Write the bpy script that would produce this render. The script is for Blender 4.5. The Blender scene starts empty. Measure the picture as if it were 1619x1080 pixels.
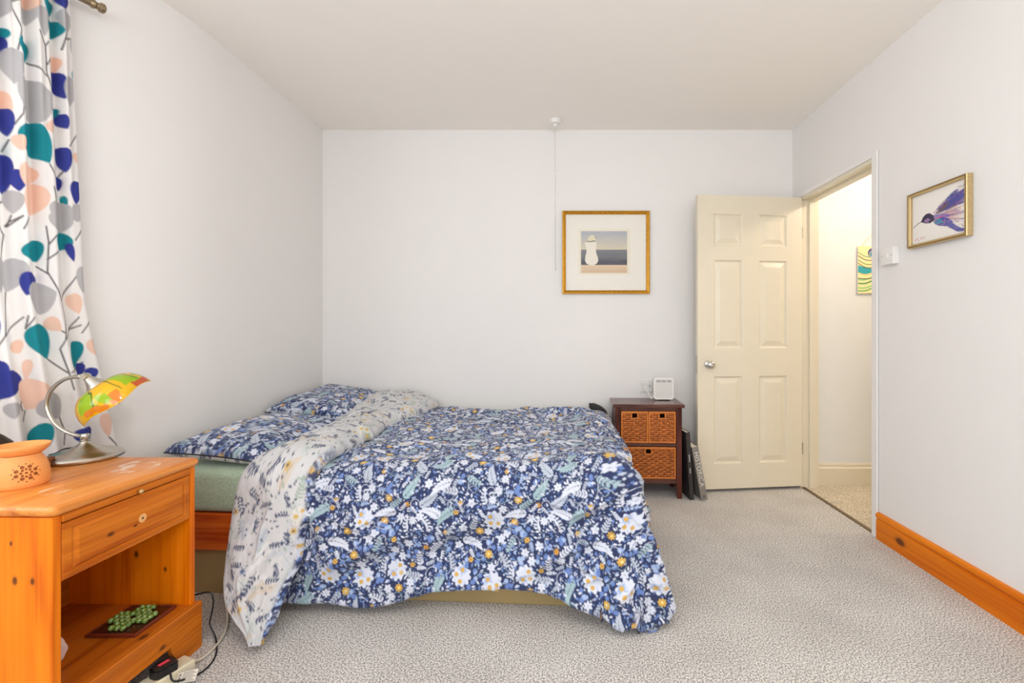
import bpy, bmesh, math, random
import numpy as np
from mathutils import Vector, Matrix

PI = math.pi
scene = bpy.context.scene
C = scene.collection

# ------------------------------------------------------------------ camera
cam_data = bpy.data.cameras.new('camera')
cam = bpy.data.objects.new('camera', cam_data)
C.objects.link(cam)
cam.location = (0, 0, 1.093)
cam.rotation_euler = (PI / 2, 0, 0)
cam_data.sensor_width = 36.0
cam_data.lens = 720.0 / 1619.0 * 36.0
cam_data.shift_x = -75.5 / 1619.0
cam_data.shift_y = -18.0 / 1619.0
cam_data.clip_start = 0.02
scene.camera = cam

# ------------------------------------------------------------------ world, lights, exposure
world = bpy.data.worlds.new('sky')
scene.world = world
world.use_nodes = True
wn = world.node_tree.nodes
wn['Background'].inputs[0].default_value = (0.80, 0.88, 1.0, 1)
wn['Background'].inputs[1].default_value = 1.2


def area_light(name, loc, rot, sx, sy, power, col):
    d = bpy.data.lights.new(name, 'AREA')
    d.shape = 'RECTANGLE'
    d.size, d.size_y, d.energy, d.color = sx, sy, power, col
    o = bpy.data.objects.new(name, d)
    C.objects.link(o)
    o.location, o.rotation_euler = loc, rot
    return o


# daylight entering by the three windows (bay front, bay side, rear wall)
area_light('bay_daylight', (-2.36, -0.05, 1.55), (PI / 2, 0, -PI / 2), 1.6, 1.45, 46, (0.93, 0.96, 1.0))
area_light('rear_daylight', (-0.15, -1.76, 1.55), (PI / 2, 0, 0), 2.6, 1.45, 78, (0.94, 0.97, 1.0))
area_light('side_daylight', (-2.116, 1.39, 1.55), (PI / 2, 0, -PI / 2 - math.radians(24.2)), 0.62, 1.4, 9, (1.0, 0.97, 0.92))
# warm bulb in the hall
hl = bpy.data.lights.new('hall_bulb', 'POINT')
hl.energy, hl.color, hl.shadow_soft_size = 36, (1.0, 0.84, 0.66), 0.07
hlo = bpy.data.objects.new('hall_bulb', hl)
C.objects.link(hlo)
hlo.location = (2.45, 2.45, 2.28)

# added fill light without a fitting, behind the camera, to brighten the ceiling
pl = bpy.data.lights.new('ceiling_fill', 'POINT')
pl.energy, pl.color, pl.shadow_soft_size = 36, (1.0, 0.975, 0.94), 0.14
plo = bpy.data.objects.new('ceiling_fill', pl)
C.objects.link(plo)
plo.location = (0.25, 0.15, 2.08)

vs = scene.view_settings
vs.view_transform = 'Standard'
vs.look = 'None'
vs.gamma = 1.0
vs.use_curve_mapping = False
vs.exposure = -0.44
scene.cycles.max_bounces = 10
scene.cycles.diffuse_bounces = 6
scene.cycles.use_denoising = True
scene.cycles.caustics_reflective = False
scene.cycles.caustics_refractive = False


# ------------------------------------------------------------------ helpers
def lin(c):
    return tuple((v / 255.0 / 12.92) if v / 255.0 <= 0.04045 else ((v / 255.0 + 0.055) / 1.055) ** 2.4 for v in c)


def lin4(c):
    return lin(c) + (1.0,)


class NT:
    """small helper around a material's node tree"""
    def __init__(self, name):
        self.m = bpy.data.materials.new(name)
        self.m.use_nodes = True
        self.t = self.m.node_tree
        self.b = self.t.nodes['Principled BSDF']

    def n(self, kind, **kw):
        nd = self.t.nodes.new(kind)
        for k, v in kw.items():
            if k.startswith('i_'):
                key = k[2:].replace('_', ' ')
                nd.inputs[key].default_value = v
            else:
                setattr(nd, k, v)
        return nd

    def l(self, a, b):
        self.t.links.new(a, b)

    def ramp(self, fac, stops):
        r = self.n('ShaderNodeValToRGB')
        el = r.color_ramp.elements
        while len(el) > 1:
            el.remove(el[-1])
        el[0].position, el[0].color = stops[0]
        for p, c in stops[1:]:
            e = el.new(p)
            e.color = c
        self.l(fac, r.inputs[0])
        return r.outputs[0]

    def bump(self, h, strength=0.3, dist=0.001):
        bp = self.n('ShaderNodeBump')
        bp.inputs['Strength'].default_value = strength
        bp.inputs['Distance'].default_value = dist
        self.l(h, bp.inputs['Height'])
        self.l(bp.outputs[0], self.b.inputs['Normal'])

    def coords(self, scale=(1, 1, 1), rot=(0, 0, 0)):
        tc = self.n('ShaderNodeTexCoord')
        mp = self.n('ShaderNodeMapping')
        mp.inputs['Scale'].default_value = scale
        mp.inputs['Rotation'].default_value = rot
        self.l(tc.outputs['Object'], mp.inputs[0])
        return mp.outputs[0]


def plain(name, col, rough=0.5, metal=0.0, var=0.04, nscale=30, bump=0.0, spec=0.5, coat=0.0, trans=0.0):
    m = NT(name)
    co = m.coords()
    nz = m.n('ShaderNodeTexNoise', i_Scale=nscale, i_Detail=3.0)
    m.l(co, nz.inputs['Vector'])
    c = lin(col)
    a = tuple(max(0, v * (1 - var)) for v in c) + (1,)
    b = tuple(min(1, v * (1 + var)) for v in c) + (1,)
    m.l(m.ramp(nz.outputs[0], [(0.3, a), (0.7, b)]), m.b.inputs['Base Color'])
    m.b.inputs['Roughness'].default_value = rough
    m.b.inputs['Metallic'].default_value = metal
    m.b.inputs['Specular IOR Level'].default_value = spec
    m.b.inputs['Coat Weight'].default_value = coat
    m.b.inputs['Transmission Weight'].default_value = trans
    if bump:
        m.bump(nz.outputs[0], bump, 0.002)
    return m.m


def wood(name, light, dark, axis='Z', scale=1.0, rough=0.38, knots=(), knot=(96, 46, 16)):
    m = NT(name)
    s = {'X': (0.07, 1, 1), 'Y': (1, 0.07, 1), 'Z': (1, 1, 0.07)}[axis]
    s2 = {'X': (0.02, 1, 1), 'Y': (1, 0.02, 1), 'Z': (1, 1, 0.02)}[axis]
    sk = {'X': (0.55, 1, 1), 'Y': (1, 0.55, 1), 'Z': (1, 1, 0.55)}[axis]
    n1 = m.n('ShaderNodeTexNoise', i_Scale=22 * scale, i_Detail=3.0, i_Distortion=0.8)
    m.l(m.coords(s), n1.inputs['Vector'])
    n2 = m.n('ShaderNodeTexNoise', i_Scale=150 * scale, i_Detail=2.0)
    m.l(m.coords(s2), n2.inputs['Vector'])
    mx = m.n('ShaderNodeMath', operation='MULTIPLY_ADD')
    mx.inputs[1].default_value = 0.45
    m.l(n2.outputs[0], mx.inputs[0])
    m.l(n1.outputs[0], mx.inputs[2])
    col = m.ramp(mx.outputs[0], [(0.50, lin4(dark)), (0.72, lin4(light)), (0.95, lin4(tuple(min(255, v + 12) for v in light)))])
    if knots:
        tcn = m.n('ShaderNodeTexCoord')
    for kx, ky, kz, kr in knots or ():
        mp = m.n('ShaderNodeMapping', vector_type='TEXTURE')
        mp.inputs['Location'].default_value = (kx, ky, kz)
        e = {'X': (1.7, 1, 1), 'Y': (1, 1.7, 1), 'Z': (1, 1, 1.7)}[axis]
        mp.inputs['Scale'].default_value = tuple(kr * q for q in e)
        m.l(tcn.outputs['Object'], mp.inputs[0])
        ln = m.n('ShaderNodeVectorMath', operation='LENGTH')
        m.l(mp.outputs[0], ln.inputs[0])
        k = m.ramp(ln.outputs['Value'], [(0.0, (1, 1, 1, 1)), (0.45, (0.85, 0.85, 0.85, 1)), (0.6, (0.3, 0.3, 0.3, 1)), (1.0, (0, 0, 0, 1))])
        mix = m.n('ShaderNodeMix', data_type='RGBA')
        m.l(k, mix.inputs[0])
        m.l(col, mix.inputs[6])
        mix.inputs[7].default_value = lin4(knot)
        col = mix.outputs[2]
    m.l(col, m.b.inputs['Base Color'])
    m.b.inputs['Roughness'].default_value = rough
    m.b.inputs['Specular IOR Level'].default_value = 0.22
    m.bump(n2.outputs[0], 0.12, 0.001)
    m.wood_col = col
    return m.m


def vcol_mat(name, rough=0.85, weave=0.0, sheen=0.0, translucent=0.0, coat=0.0, spec=0.3):
    m = NT(name)
    at = m.n('ShaderNodeAttribute', attribute_name='Col')
    m.l(at.outputs['Color'], m.b.inputs['Base Color'])
    m.b.inputs['Roughness'].default_value = rough
    m.b.inputs['Sheen Weight'].default_value = sheen
    m.b.inputs['Specular IOR Level'].default_value = spec
    m.b.inputs['Coat Weight'].default_value = coat
    if weave:
        nz = m.n('ShaderNodeTexNoise', i_Scale=900.0, i_Detail=1.0)
        m.l(m.coords(), nz.inputs['Vector'])
        m.bump(nz.outputs[0], weave, 0.001)
    if translucent:
        tr = m.n('ShaderNodeBsdfTranslucent')
        m.l(at.outputs['Color'], tr.inputs[0])
        mx = m.n('ShaderNodeMixShader')
        mx.inputs[0].default_value = translucent
        m.l(m.b.outputs[0], mx.inputs[1])
        m.l(tr.outputs[0], mx.inputs[2])
        m.l(mx.outputs[0], m.t.nodes['Material Output'].inputs[0])
    return m.m


def glass_mat(name, tint=(255, 255, 255), clear=0.95, rough=0.03):
    m = NT(name)
    tr = m.n('ShaderNodeBsdfTransparent')
    tr.inputs[0].default_value = lin4(tint)
    gl = m.n('ShaderNodeBsdfGlossy')
    gl.inputs['Roughness'].default_value = rough
    mx = m.n('ShaderNodeMixShader')
    mx.inputs[0].default_value = 1 - clear
    m.l(tr.outputs[0], mx.inputs[1])
    m.l(gl.outputs[0], mx.inputs[2])
    m.l(mx.outputs[0], m.t.nodes['Material Output'].inputs[0])
    return m.m


def link(name, me, mat, parent=None):
    o = bpy.data.objects.new(name, me)
    C.objects.link(o)
    if mat is not None and not me.materials:
        me.materials.append(mat)
    if parent is not None:
        o.parent = parent
    return o


def mesh_obj(name, vf, mat, parent=None, smooth=False, auto=None):
    v, f = vf
    me = bpy.data.meshes.new(name)
    me.from_pydata([tuple(p) for p in v], [], f)
    me.update()
    if smooth:
        me.polygons.foreach_set('use_smooth', [True] * len(me.polygons))
        if auto:
            me.set_sharp_from_angle(angle=math.radians(auto))
    return link(name, me, mat, parent)


def join(*parts):
    V, F = [], []
    for v, f in parts:
        k = len(V)
        V += [tuple(p) for p in v]
        F += [tuple(i + k for i in q) for q in f]
    return V, F


def xf(vf, M):
    return [tuple(M @ Vector(p)) for p in vf[0]], vf[1]


def box(x0, x1, y0, y1, z0, z1, bev=0.0, seg=2):
    bm = bmesh.new()
    bmesh.ops.create_cube(bm, size=1.0)
    for v in bm.verts:
        v.co = ((x0 + x1) / 2 + v.co.x * (x1 - x0), (y0 + y1) / 2 + v.co.y * (y1 - y0), (z0 + z1) / 2 + v.co.z * (z1 - z0))
    if bev:
        bmesh.ops.bevel(bm, geom=bm.edges[:], offset=bev, segments=seg, profile=0.5, affect='EDGES')
    bm.verts.index_update()
    r = [tuple(v.co) for v in bm.verts], [tuple(v.index for v in f.verts) for f in bm.faces]
    bm.free()
    return r


def lathe(prof, n=32, close=False):
    V, F = [], []
    m = len(prof)
    for i in range(n):
        a = 2 * PI * i / n
        for r, z in prof:
            V.append((r * math.cos(a), r * math.sin(a), z))
    for i in range(n):
        j = (i + 1) % n
        for k in range(m - 1):
            F.append((i * m + k, j * m + k, j * m + k + 1, i * m + k + 1))
    return V, F


def catmull(pts, per=8):
    P = [Vector(p) for p in pts]
    P = [P[0] * 2 - P[1]] + P + [P[-1] * 2 - P[-2]]
    out = []
    for i in range(1, len(P) - 2):
        p0, p1, p2, p3 = P[i - 1:i + 3]
        for k in range(per):
            t = k / per
            out.append(0.5 * ((2 * p1) + (p2 - p0) * t + (2 * p0 - 5 * p1 + 4 * p2 - p3) * t * t + (3 * p1 - p0 - 3 * p2 + p3) * t ** 3))
    out.append(P[-2])
    return out


def tube(path, rad, n=8, caps=True):
    P = [Vector(p) for p in path]
    V, F = [], []
    up = None
    for i, p in enumerate(P):
        t = (P[min(i + 1, len(P) - 1)] - P[max(i - 1, 0)]).normalized()
        if up is None:
            up = t.orthogonal().normalized()
        up = (up - t * up.dot(t)).normalized()
        s = t.cross(up)
        r = rad[i] if isinstance(rad, (list, tuple)) else rad
        for k in range(n):
            a = 2 * PI * k / n
            V.append(p + up * (r * math.cos(a)) + s * (r * math.sin(a)))
    for i in range(len(P) - 1):
        for k in range(n):
            l = (k + 1) % n
            F.append((i * n + k, i * n + l, (i + 1) * n + l, (i + 1) * n + k))
    if caps:
        F.append(tuple(range(n))[::-1])
        F.append(tuple(range((len(P) - 1) * n, len(P) * n)))
    return V, F


def prism(pts, axis, a0, a1):
    """extrude a 2D outline along an axis; pts are (p,q) in the other two axes (cyclic order)"""
    n = len(pts)
    def mk(p, q, a):
        return {'X': (a, p, q), 'Y': (p, a, q), 'Z': (p, q, a)}[axis]
    V = [mk(p, q, a0) for p, q in pts] + [mk(p, q, a1) for p, q in pts]
    F = [(i, (i + 1) % n, n + (i + 1) % n, n + i) for i in range(n)]
    F += [tuple(range(n))[::-1], tuple(range(n, 2 * n))]
    return V, F


def grid_obj(name, P, mat, parent=None, cols=None, wrap=False, flip=False, smooth=True, keep=None):
    n, m = P.shape[:2]
    me = bpy.data.meshes.new(name)
    idx = np.arange(n * m).reshape(n, m)
    if wrap:
        idx = np.concatenate([idx, idx[:1]], 0)
    q = np.stack([idx[:-1, :-1], idx[1:, :-1], idx[1:, 1:], idx[:-1, 1:]], -1).reshape(-1, 4)
    if keep is not None:
        q = q[keep.reshape(-1)]
    if flip:
        q = q[:, ::-1]
    nq = len(q)
    me.vertices.add(n * m)
    me.vertices.foreach_set('co', P.reshape(-1).astype(np.float32))
    me.loops.add(nq * 4)
    me.loops.foreach_set('vertex_index', q.reshape(-1).astype(np.int32))
    me.polygons.add(nq)
    me.polygons.foreach_set('loop_start', np.arange(0, nq * 4, 4, dtype=np.int32))
    me.polygons.foreach_set('loop_total', np.full(nq, 4, dtype=np.int32))
    me.update(calc_edges=True)
    if smooth:
        me.polygons.foreach_set('use_smooth', np.ones(nq, dtype=bool))
    if cols is not None:
        at = me.color_attributes.new('Col', 'FLOAT_COLOR', 'POINT')
        c4 = np.ones((n * m, 4), np.float32)
        c4[:, :3] = cols.reshape(-1, 3)
        at.data.foreach_set('color', c4.reshape(-1))
    return link(name, me, mat, parent)


def tag(o, label=None, cat=None, group=None, kind=None):
    if label:
        o['label'] = label
    if cat:
        o['category'] = cat
    if group:
        o['group'] = group
    if kind:
        o['kind'] = kind
    return o


def thing(name, label, cat, loc=(0, 0, 0), rotz=0.0, group=None, rot=None):
    o = bpy.data.objects.new(name, None)
    o.empty_display_size = 0.05
    C.objects.link(o)
    o.location = loc
    o.rotation_euler = rot if rot else (0, 0, rotz)
    return tag(o, label, cat, group)


def struct(name, vf, mat, label=None, parent=None, smooth=False):
    o = mesh_obj(name, vf, mat, parent, smooth)
    if parent is None:
        o['kind'] = 'structure'
        if label:
            o['label'] = label
    return o


def sstep(a, b, x):
    t = np.clip((x - a) / (b - a), 0, 1)
    return t * t * (3 - 2 * t)


def vnoise(x, y, seed):
    """smooth value noise in [-1,1] on numpy arrays"""
    rg = np.random.RandomState(seed).uniform(-1, 1, (64, 64))
    xi, yi = np.floor(x).astype(int), np.floor(y).astype(int)
    fx, fy = x - xi, y - yi
    fx, fy = fx * fx * fx * (fx * (fx * 6 - 15) + 10), fy * fy * fy * (fy * (fy * 6 - 15) + 10)
    g = lambda a, b: rg[a % 64, b % 64]
    return (g(xi, yi) * (1 - fx) + g(xi + 1, yi) * fx) * (1 - fy) + (g(xi, yi + 1) * (1 - fx) + g(xi + 1, yi + 1) * fx) * fy


class Canvas:
    """printed pattern drawn in cloth / paper metres, sampled onto mesh vertices"""
    def __init__(s, w, h, res, bg, wrap=False):
        s.w, s.h, s.res, s.wrap = w, h, res, wrap
        s.nx, s.ny = int(round(w / res)), int(round(h / res))
        s.a = np.empty((s.ny, s.nx, 3))
        s.a[:] = lin(bg)
        s.occ = np.zeros((s.ny, s.nx), bool)

    def win(s, cx, cy, r):
        x0, x1 = int((cx - r) / s.res) - 1, int((cx + r) / s.res) + 2
        y0, y1 = int((cy - r) / s.res) - 1, int((cy + r) / s.res) + 2
        ix, iy = np.arange(x0, x1), np.arange(y0, y1)
        if not s.wrap:
            ix = ix[(ix >= 0) & (ix < s.nx)]
            iy = iy[(iy >= 0) & (iy < s.ny)]
        X, Y = np.meshgrid((ix + 0.5) * s.res, (iy + 0.5) * s.res)
        return ix % s.nx, iy % s.ny, X, Y

    def put(s, cx, cy, r, fn, col, alpha=1.0):
        ix, iy, X, Y = s.win(cx, cy, r)
        if len(ix) == 0 or len(iy) == 0:
            return
        sd = fn(X - cx, Y - cy)
        m = np.clip(0.5 - sd / s.res, 0, 1) * alpha
        sl = np.ix_(iy, ix)
        s.a[sl] = s.a[sl] * (1 - m[..., None]) + np.array(lin(col)) * m[..., None]
        s.occ[sl] |= m > 0.4

    def free(s, cx, cy, r, frac=0.06):
        ix, iy, X, Y = s.win(cx, cy, r)
        d = (X - cx) ** 2 + (Y - cy) ** 2 < r * r
        return (s.occ[np.ix_(iy, ix)] & d).sum() < frac * d.sum()

    def leaf(s, bx, by, tx, ty, w, col, alpha=1.0, pw=1.0, tear=False):
        dx, dy = tx - bx, ty - by
        L = math.hypot(dx, dy) + 1e-9
        ux, uy = dx / L, dy / L
        def fn(X, Y):
            t = ((X + (tx - bx) / 2) * ux + (Y + (ty - by) / 2) * uy) / L
            q = np.abs(-(X + (tx - bx) / 2) * uy + (Y + (ty - by) / 2) * ux)
            tt = np.clip(t, 0, 1)
            prof = w * 0.5 * np.sin(PI * tt ** pw) ** 0.8
            if tear:
                prof = w * 0.5 * tt ** 0.85 * (1 - tt) ** 0.42 / 0.430
            return q - prof + np.where((t < 0) | (t > 1), 1, 0)
        s.put((bx + tx) / 2, (by + ty) / 2, max(L, w) * 0.72, fn, col, alpha)

    def petal(s, cx, cy, r, n, col, depth=0.45, rot=0.0, alpha=1.0, sharp=1.0):
        def fn(X, Y):
            d = np.hypot(X, Y)
            th = np.arctan2(Y, X) + rot
            return d - r * ((1 - depth) + depth * np.abs(np.cos(n * th / 2)) ** sharp)
        s.put(cx, cy, r, fn, col, alpha)

    def dot(s, cx, cy, r, col, alpha=1.0):
        s.put(cx, cy, r, lambda X, Y: np.hypot(X, Y) - r, col, alpha)

    def stroke(s, pts, w, col, alpha=1.0):
        xs, ys = [p[0] for p in pts], [p[1] for p in pts]
        cx, cy = (min(xs) + max(xs)) / 2, (min(ys) + max(ys)) / 2
        r = max(max(xs) - min(xs), max(ys) - min(ys)) / 2 + w
        def fn(X, Y):
            X, Y = X + cx, Y + cy
            D = np.full(X.shape, 9.0)
            for (ax, ay), (bx, by) in zip(pts[:-1], pts[1:]):
                vx, vy = bx - ax, by - ay
                t = np.clip(((X - ax) * vx + (Y - ay) * vy) / (vx * vx + vy * vy + 1e-12), 0, 1)
                D = np.minimum(D, np.hypot(X - ax - t * vx, Y - ay - t * vy))
            return D - w / 2
        s.put(cx, cy, r, fn, col, alpha)

    def poly(s, pts, col, alpha=1.0):
        xs, ys = [p[0] for p in pts], [p[1] for p in pts]
        cx, cy = (min(xs) + max(xs)) / 2, (min(ys) + max(ys)) / 2
        r = max(max(xs) - min(xs), max(ys) - min(ys)) / 2 + s.res
        def fn(X, Y):
            X, Y = X + cx, Y + cy
            D = np.full(X.shape, 9.0)
            ins = np.zeros(X.shape, bool)
            for (ax, ay), (bx, by) in zip(pts, pts[1:] + pts[:1]):
                vx, vy = bx - ax, by - ay
                t = np.clip(((X - ax) * vx + (Y - ay) * vy) / (vx * vx + vy * vy + 1e-12), 0, 1)
                D = np.minimum(D, np.hypot(X - ax - t * vx, Y - ay - t * vy))
                cr = ((ay > Y) != (by > Y)) & (X < (bx - ax) * (Y - ay) / (by - ay + 1e-12) + ax)
                ins ^= cr
            return np.where(ins, -D, D)
        s.put(cx, cy, r, fn, col, alpha)

    def rect_gradient(s, x0, x1, y0, y1, c0, c1):
        i0, i1 = int(x0 / s.res), int(x1 / s.res)
        j0, j1 = int(y0 / s.res), int(y1 / s.res)
        t = np.linspace(0, 1, max(1, j1 - j0))[:, None, None]
        s.a[j0:j1, i0:i1] = np.array(lin(c0)) * (1 - t) + np.array(lin(c1)) * t

    def sample(s, U, V):
        x, y = U / s.res - 0.5, V / s.res - 0.5
        x0, y0 = np.floor(x).astype(int), np.floor(y).astype(int)
        fx, fy = (x - x0)[..., None], (y - y0)[..., None]
        if s.wrap:
            g = lambda a, b: s.a[b % s.ny, a % s.nx]
        else:
            g = lambda a, b: s.a[np.clip(b, 0, s.ny - 1), np.clip(a, 0, s.nx - 1)]
        return (g(x0, y0) * (1 - fx) + g(x0 + 1, y0) * fx) * (1 - fy) + (g(x0, y0 + 1) * (1 - fx) + g(x0 + 1, y0 + 1) * fx) * fy


# ------------------------------------------------------------------ materials
XR_ = 1.676
M_wall = plain('white_wall_paint', (233, 231, 229), 0.85, var=0.005, nscale=9, bump=0.05, spec=0.2)
M_ceil = plain('ceiling_paint', (248, 243, 237), 0.9, var=0.005, nscale=7, bump=0.04, spec=0.2)
M_cream = plain('cream_gloss_paint', (224, 215, 194), 0.32, var=0.012, nscale=14, spec=0.5)
M_hall = plain('hall_paint', (228, 229, 228), 0.85, var=0.01, nscale=9, spec=0.2)
M_white = plain('white_plastic', (232, 231, 228), 0.3, var=0.01)
M_pine = wood('orange_pine', (232, 124, 8), (206, 94, 3), 'Z', 0.8, 0.34, [(-0.11, 0.01, 0.467, 0.011), (-0.065, 0.01, 0.466, 0.009), (-0.12, 0.01, 0.56, 0.006), (-0.2, 0.42, 0.33, 0.012), (-0.1, 0.42, 0.28, 0.009)])
M_pine_y = wood('orange_pine_long', (206, 114, 24), (172, 80, 8), 'Y', 0.9, 0.34, [(-0.009, 0.150, 0.522, 0.010), (-0.009, 0.222, 0.515, 0.006), (0.0, 0.30, 0.10, 0.012)])
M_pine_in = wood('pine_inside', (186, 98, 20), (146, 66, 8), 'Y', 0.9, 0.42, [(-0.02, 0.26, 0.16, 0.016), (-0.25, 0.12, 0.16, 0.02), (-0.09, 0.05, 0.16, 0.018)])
M_skirt = wood('skirting_pine', (224, 124, 14), (200, 92, 2), 'Y', 0.6, 0.3, [(XR_ - 0.017, 2.22, 0.06, 0.03), (XR_ - 0.017, 1.6, 0.05, 0.02)])
M_skirt_x = wood('skirting_pine_back', (210, 114, 18), (184, 82, 4), 'X', 0.8, 0.3)
M_rail = wood('red_pine_rail', (204, 98, 30), (166, 62, 12), 'X', 0.9, 0.3)
M_mahog = wood('dark_mahogany', (92, 46, 36), (58, 26, 22), 'Z', 1.3, 0.22)
M_mahog_x = wood('dark_mahogany_top', (96, 62, 54), (62, 36, 32), 'X', 1.3, 0.16)
M_base = plain('beige_board', (164, 142, 96), 0.7, var=0.06, nscale=8)
M_nickel = plain('brushed_nickel', (196, 190, 178), 0.28, 1.0, var=0.05, nscale=60)
M_chrome = plain('chrome', (214, 212, 208), 0.12, 1.0, var=0.02)
M_gold = plain('gold_leaf', (214, 160, 62), 0.32, 1.0, var=0.14, nscale=60)
M_champ = plain('champagne_gilt', (206, 182, 134), 0.4, 0.7, var=0.12, nscale=160, bump=0.3)
M_glass = glass_mat('window_glass')
M_picglass = glass_mat('picture_glass', clear=0.99, rough=0.35)
M_black = plain('black_plastic', (26, 25, 26), 0.4)
M_cordw = plain('cream_cable', (214, 206, 188), 0.45)
M_strip = plain('ivory_plastic', (222, 212, 184), 0.4, var=0.03)
M_terra = plain('orange_ceramic', (238, 160, 88), 0.55, var=0.05, nscale=20)
M_terra_in = plain('orange_ceramic_inside', (190, 112, 58), 0.7)
M_bronze = plain('dark_bronze', (70, 56, 46), 0.35, 0.7, var=0.2)
M_wick = plain('wicker', (190, 108, 46), 0.45, var=0.45, nscale=75)
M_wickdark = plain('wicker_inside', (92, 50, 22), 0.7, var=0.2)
M_wickrim = plain('wicker_rim', (204, 118, 44), 0.45, var=0.2, nscale=70)
M_dark = plain('dark_inside', (40, 26, 20), 0.7)
M_paper = plain('mount_card', (236, 232, 222), 0.8, var=0.01)
M_blackcloth = plain('black_cloth', (38, 37, 40), 0.8, var=0.15)
M_print = vcol_mat('printed_paper', 0.75)
M_cloth = vcol_mat('printed_cotton', 0.9, weave=0.12, sheen=0.15)
M_curtain = vcol_mat('printed_curtain', 0.9, weave=0.1, translucent=0.22)
M_shade = vcol_mat('painted_glass_shade', 0.12, translucent=0.35, coat=0.5, spec=0.6)


def carpet(name, base, warm=0.0):
    m = NT(name)
    co = m.coords()
    n1 = m.n('ShaderNodeTexNoise', i_Scale=190.0, i_Detail=3.0)
    n2 = m.n('ShaderNodeTexNoise', i_Scale=3.2, i_Detail=4.0)
    n3 = m.n('ShaderNodeTexVoronoi', i_Scale=260.0)
    for q in (n1, n2, n3):
        m.l(co, q.inputs['Vector'])
    b = lin(base)
    lo = tuple(v * 0.42 for v in b) + (1,)
    hi = tuple(min(1, v * 1.55) for v in b) + (1,)
    c = m.ramp(n1.outputs[0], [(0.39, lo), (0.5, b + (1,)), (0.61, hi)])
    mu = m.n('ShaderNodeMix', data_type='RGBA', blend_type='MULTIPLY')
    mu.inputs[0].default_value = 1.0
    m.l(c, mu.inputs[6])
    m.l(m.ramp(n2.outputs[0], [(0.3, (0.86, 0.85, 0.84, 1)), (0.7, (1.06, 1.06, 1.06, 1))]), mu.inputs[7])
    m.l(mu.outputs[2], m.b.inputs['Base Color'])
    m.b.inputs['Roughness'].default_value = 0.98
    m.b.inputs['Specular IOR Level'].default_value = 0.1
    m.b.inputs['Sheen Weight'].default_value = 0.15
    ad = m.n('ShaderNodeMath', operation='ADD')
    m.l(n1.outputs[0], ad.inputs[0])
    m.l(n3.outputs['Distance'], ad.inputs[1])
    m.bump(ad.outputs[0], 0.3, 0.002)
    return m.m


M_carpet = carpet('grey_beige_carpet', (196, 192, 187))
M_hallcarpet = carpet('hall_carpet', (206, 194, 172))

# ------------------------------------------------------------------ the room
XL, XR, YB, ZC = -1.708, 1.676, 3.28, 2.535
BX, BY = -2.2, 0.887            # end of the splayed bay wall
YR = -1.6
plan = [(XL, YB + 0.1), (XR + 0.0, YB + 0.1), (XR, YR - 0.1), (BX - 0.1, YR - 0.1), (BX - 0.1, BY), (XL - 0.1, 1.98), (XL - 0.1, YB + 0.1)]
struct('floor', prism(plan[::-1], 'Z', -0.06, 0.0), M_carpet, 'speckled grey beige fitted carpet')
struct('ceiling', prism([(-2.4, YR - 0.2), (3.4, YR - 0.2), (3.4, YB + 0.2), (-2.4, YB + 0.2)], 'Z', ZC, ZC + 0.08), M_ceil, 'plain off white ceiling')
struct('wall_back', box(XL - 0.1, XR + 0.0, YB, YB + 0.1, 0, ZC), M_wall, 'white painted back wall')
_in = [(XL, YB)] + [(XL, 2.30)]
_e = (XL - 0.4103 * 0.30, 1.98 - 0.912 * 0.30)
for k in range(1, 17):
    q_ = k / 16
    _in.append(((1 - q_) ** 2 * XL + 2 * q_ * (1 - q_) * XL + q_ ** 2 * _e[0], (1 - q_) ** 2 * 2.30 + 2 * q_ * (1 - q_) * 1.98 + q_ ** 2 * _e[1]))
_n = len(_in)
_V = [(x, y, z) for z in (0, ZC) for x, y in _in] + [(x - 0.1, y + 0.02, z) for z in (0, ZC) for x, y in _in]
_F = []
for k in range(_n - 1):
    _F += [(k, k + 1, _n + k + 1, _n + k), (2 * _n + k, 3 * _n + k, 3 * _n + k + 1, 2 * _n + k + 1)]
_F += [(_n - 1, 3 * _n - 1, 4 * _n - 1, 2 * _n - 1), (0, _n, 3 * _n, 2 * _n)]
o = mesh_obj('wall_left', (_V, _F), M_wall, None, True, 30)
tag(o, 'white painted left wall beside the bed', None, None, 'structure')


def wall_run(name, A, B, th, holes, label, mat=None):
    """wall from A to B (plan), thickness to the left of A->B, rectangular holes (s0,s1,z0,z1)"""
    A, B = Vector(A), Vector(B)
    L = (B - A).length
    t = (B - A) / L
    nrm = Vector((-t.y, t.x))
    parts = []
    cur = 0.0
    def add(s0, s1, z0, z1):
        parts.append(box(s0, s1, 0, th, z0, z1))
    for s0, s1, z0, z1 in holes:
        if s0 > cur:
            add(cur, s0, 0, ZC)
        if z0 > 0:
            add(s0, s1, 0, z0)
        if z1 < ZC:
            add(s0, s1, z1, ZC)
        cur = s1
    add(cur, L, 0, ZC)
    Mx = Matrix(((t.x, nrm.x, 0, A.x), (t.y, nrm.y, 0, A.y), (0, 0, 1, 0), (0, 0, 0, 1)))
    return struct(name, xf(join(*parts), Mx), mat or M_wall, label), Mx


_, Mbay = wall_run('wall_bay_side', (BX, BY), _e, 0.1, [(0.18, 0.80, 0.85, 2.25)], 'splayed white bay wall behind the curtain')
_, Mfront = wall_run('wall_bay_front', (BX, YR), (BX, BY), 0.1, [(0.75, 2.35, 0.82, 2.28)], 'white bay wall')
_, Mrear = wall_run('wall_rear', (XR, YR), (BX, YR), 0.1, [(0.53, 3.13, 0.82, 2.28)], 'white wall behind the camera')
for k in (_,):
    pass


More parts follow.
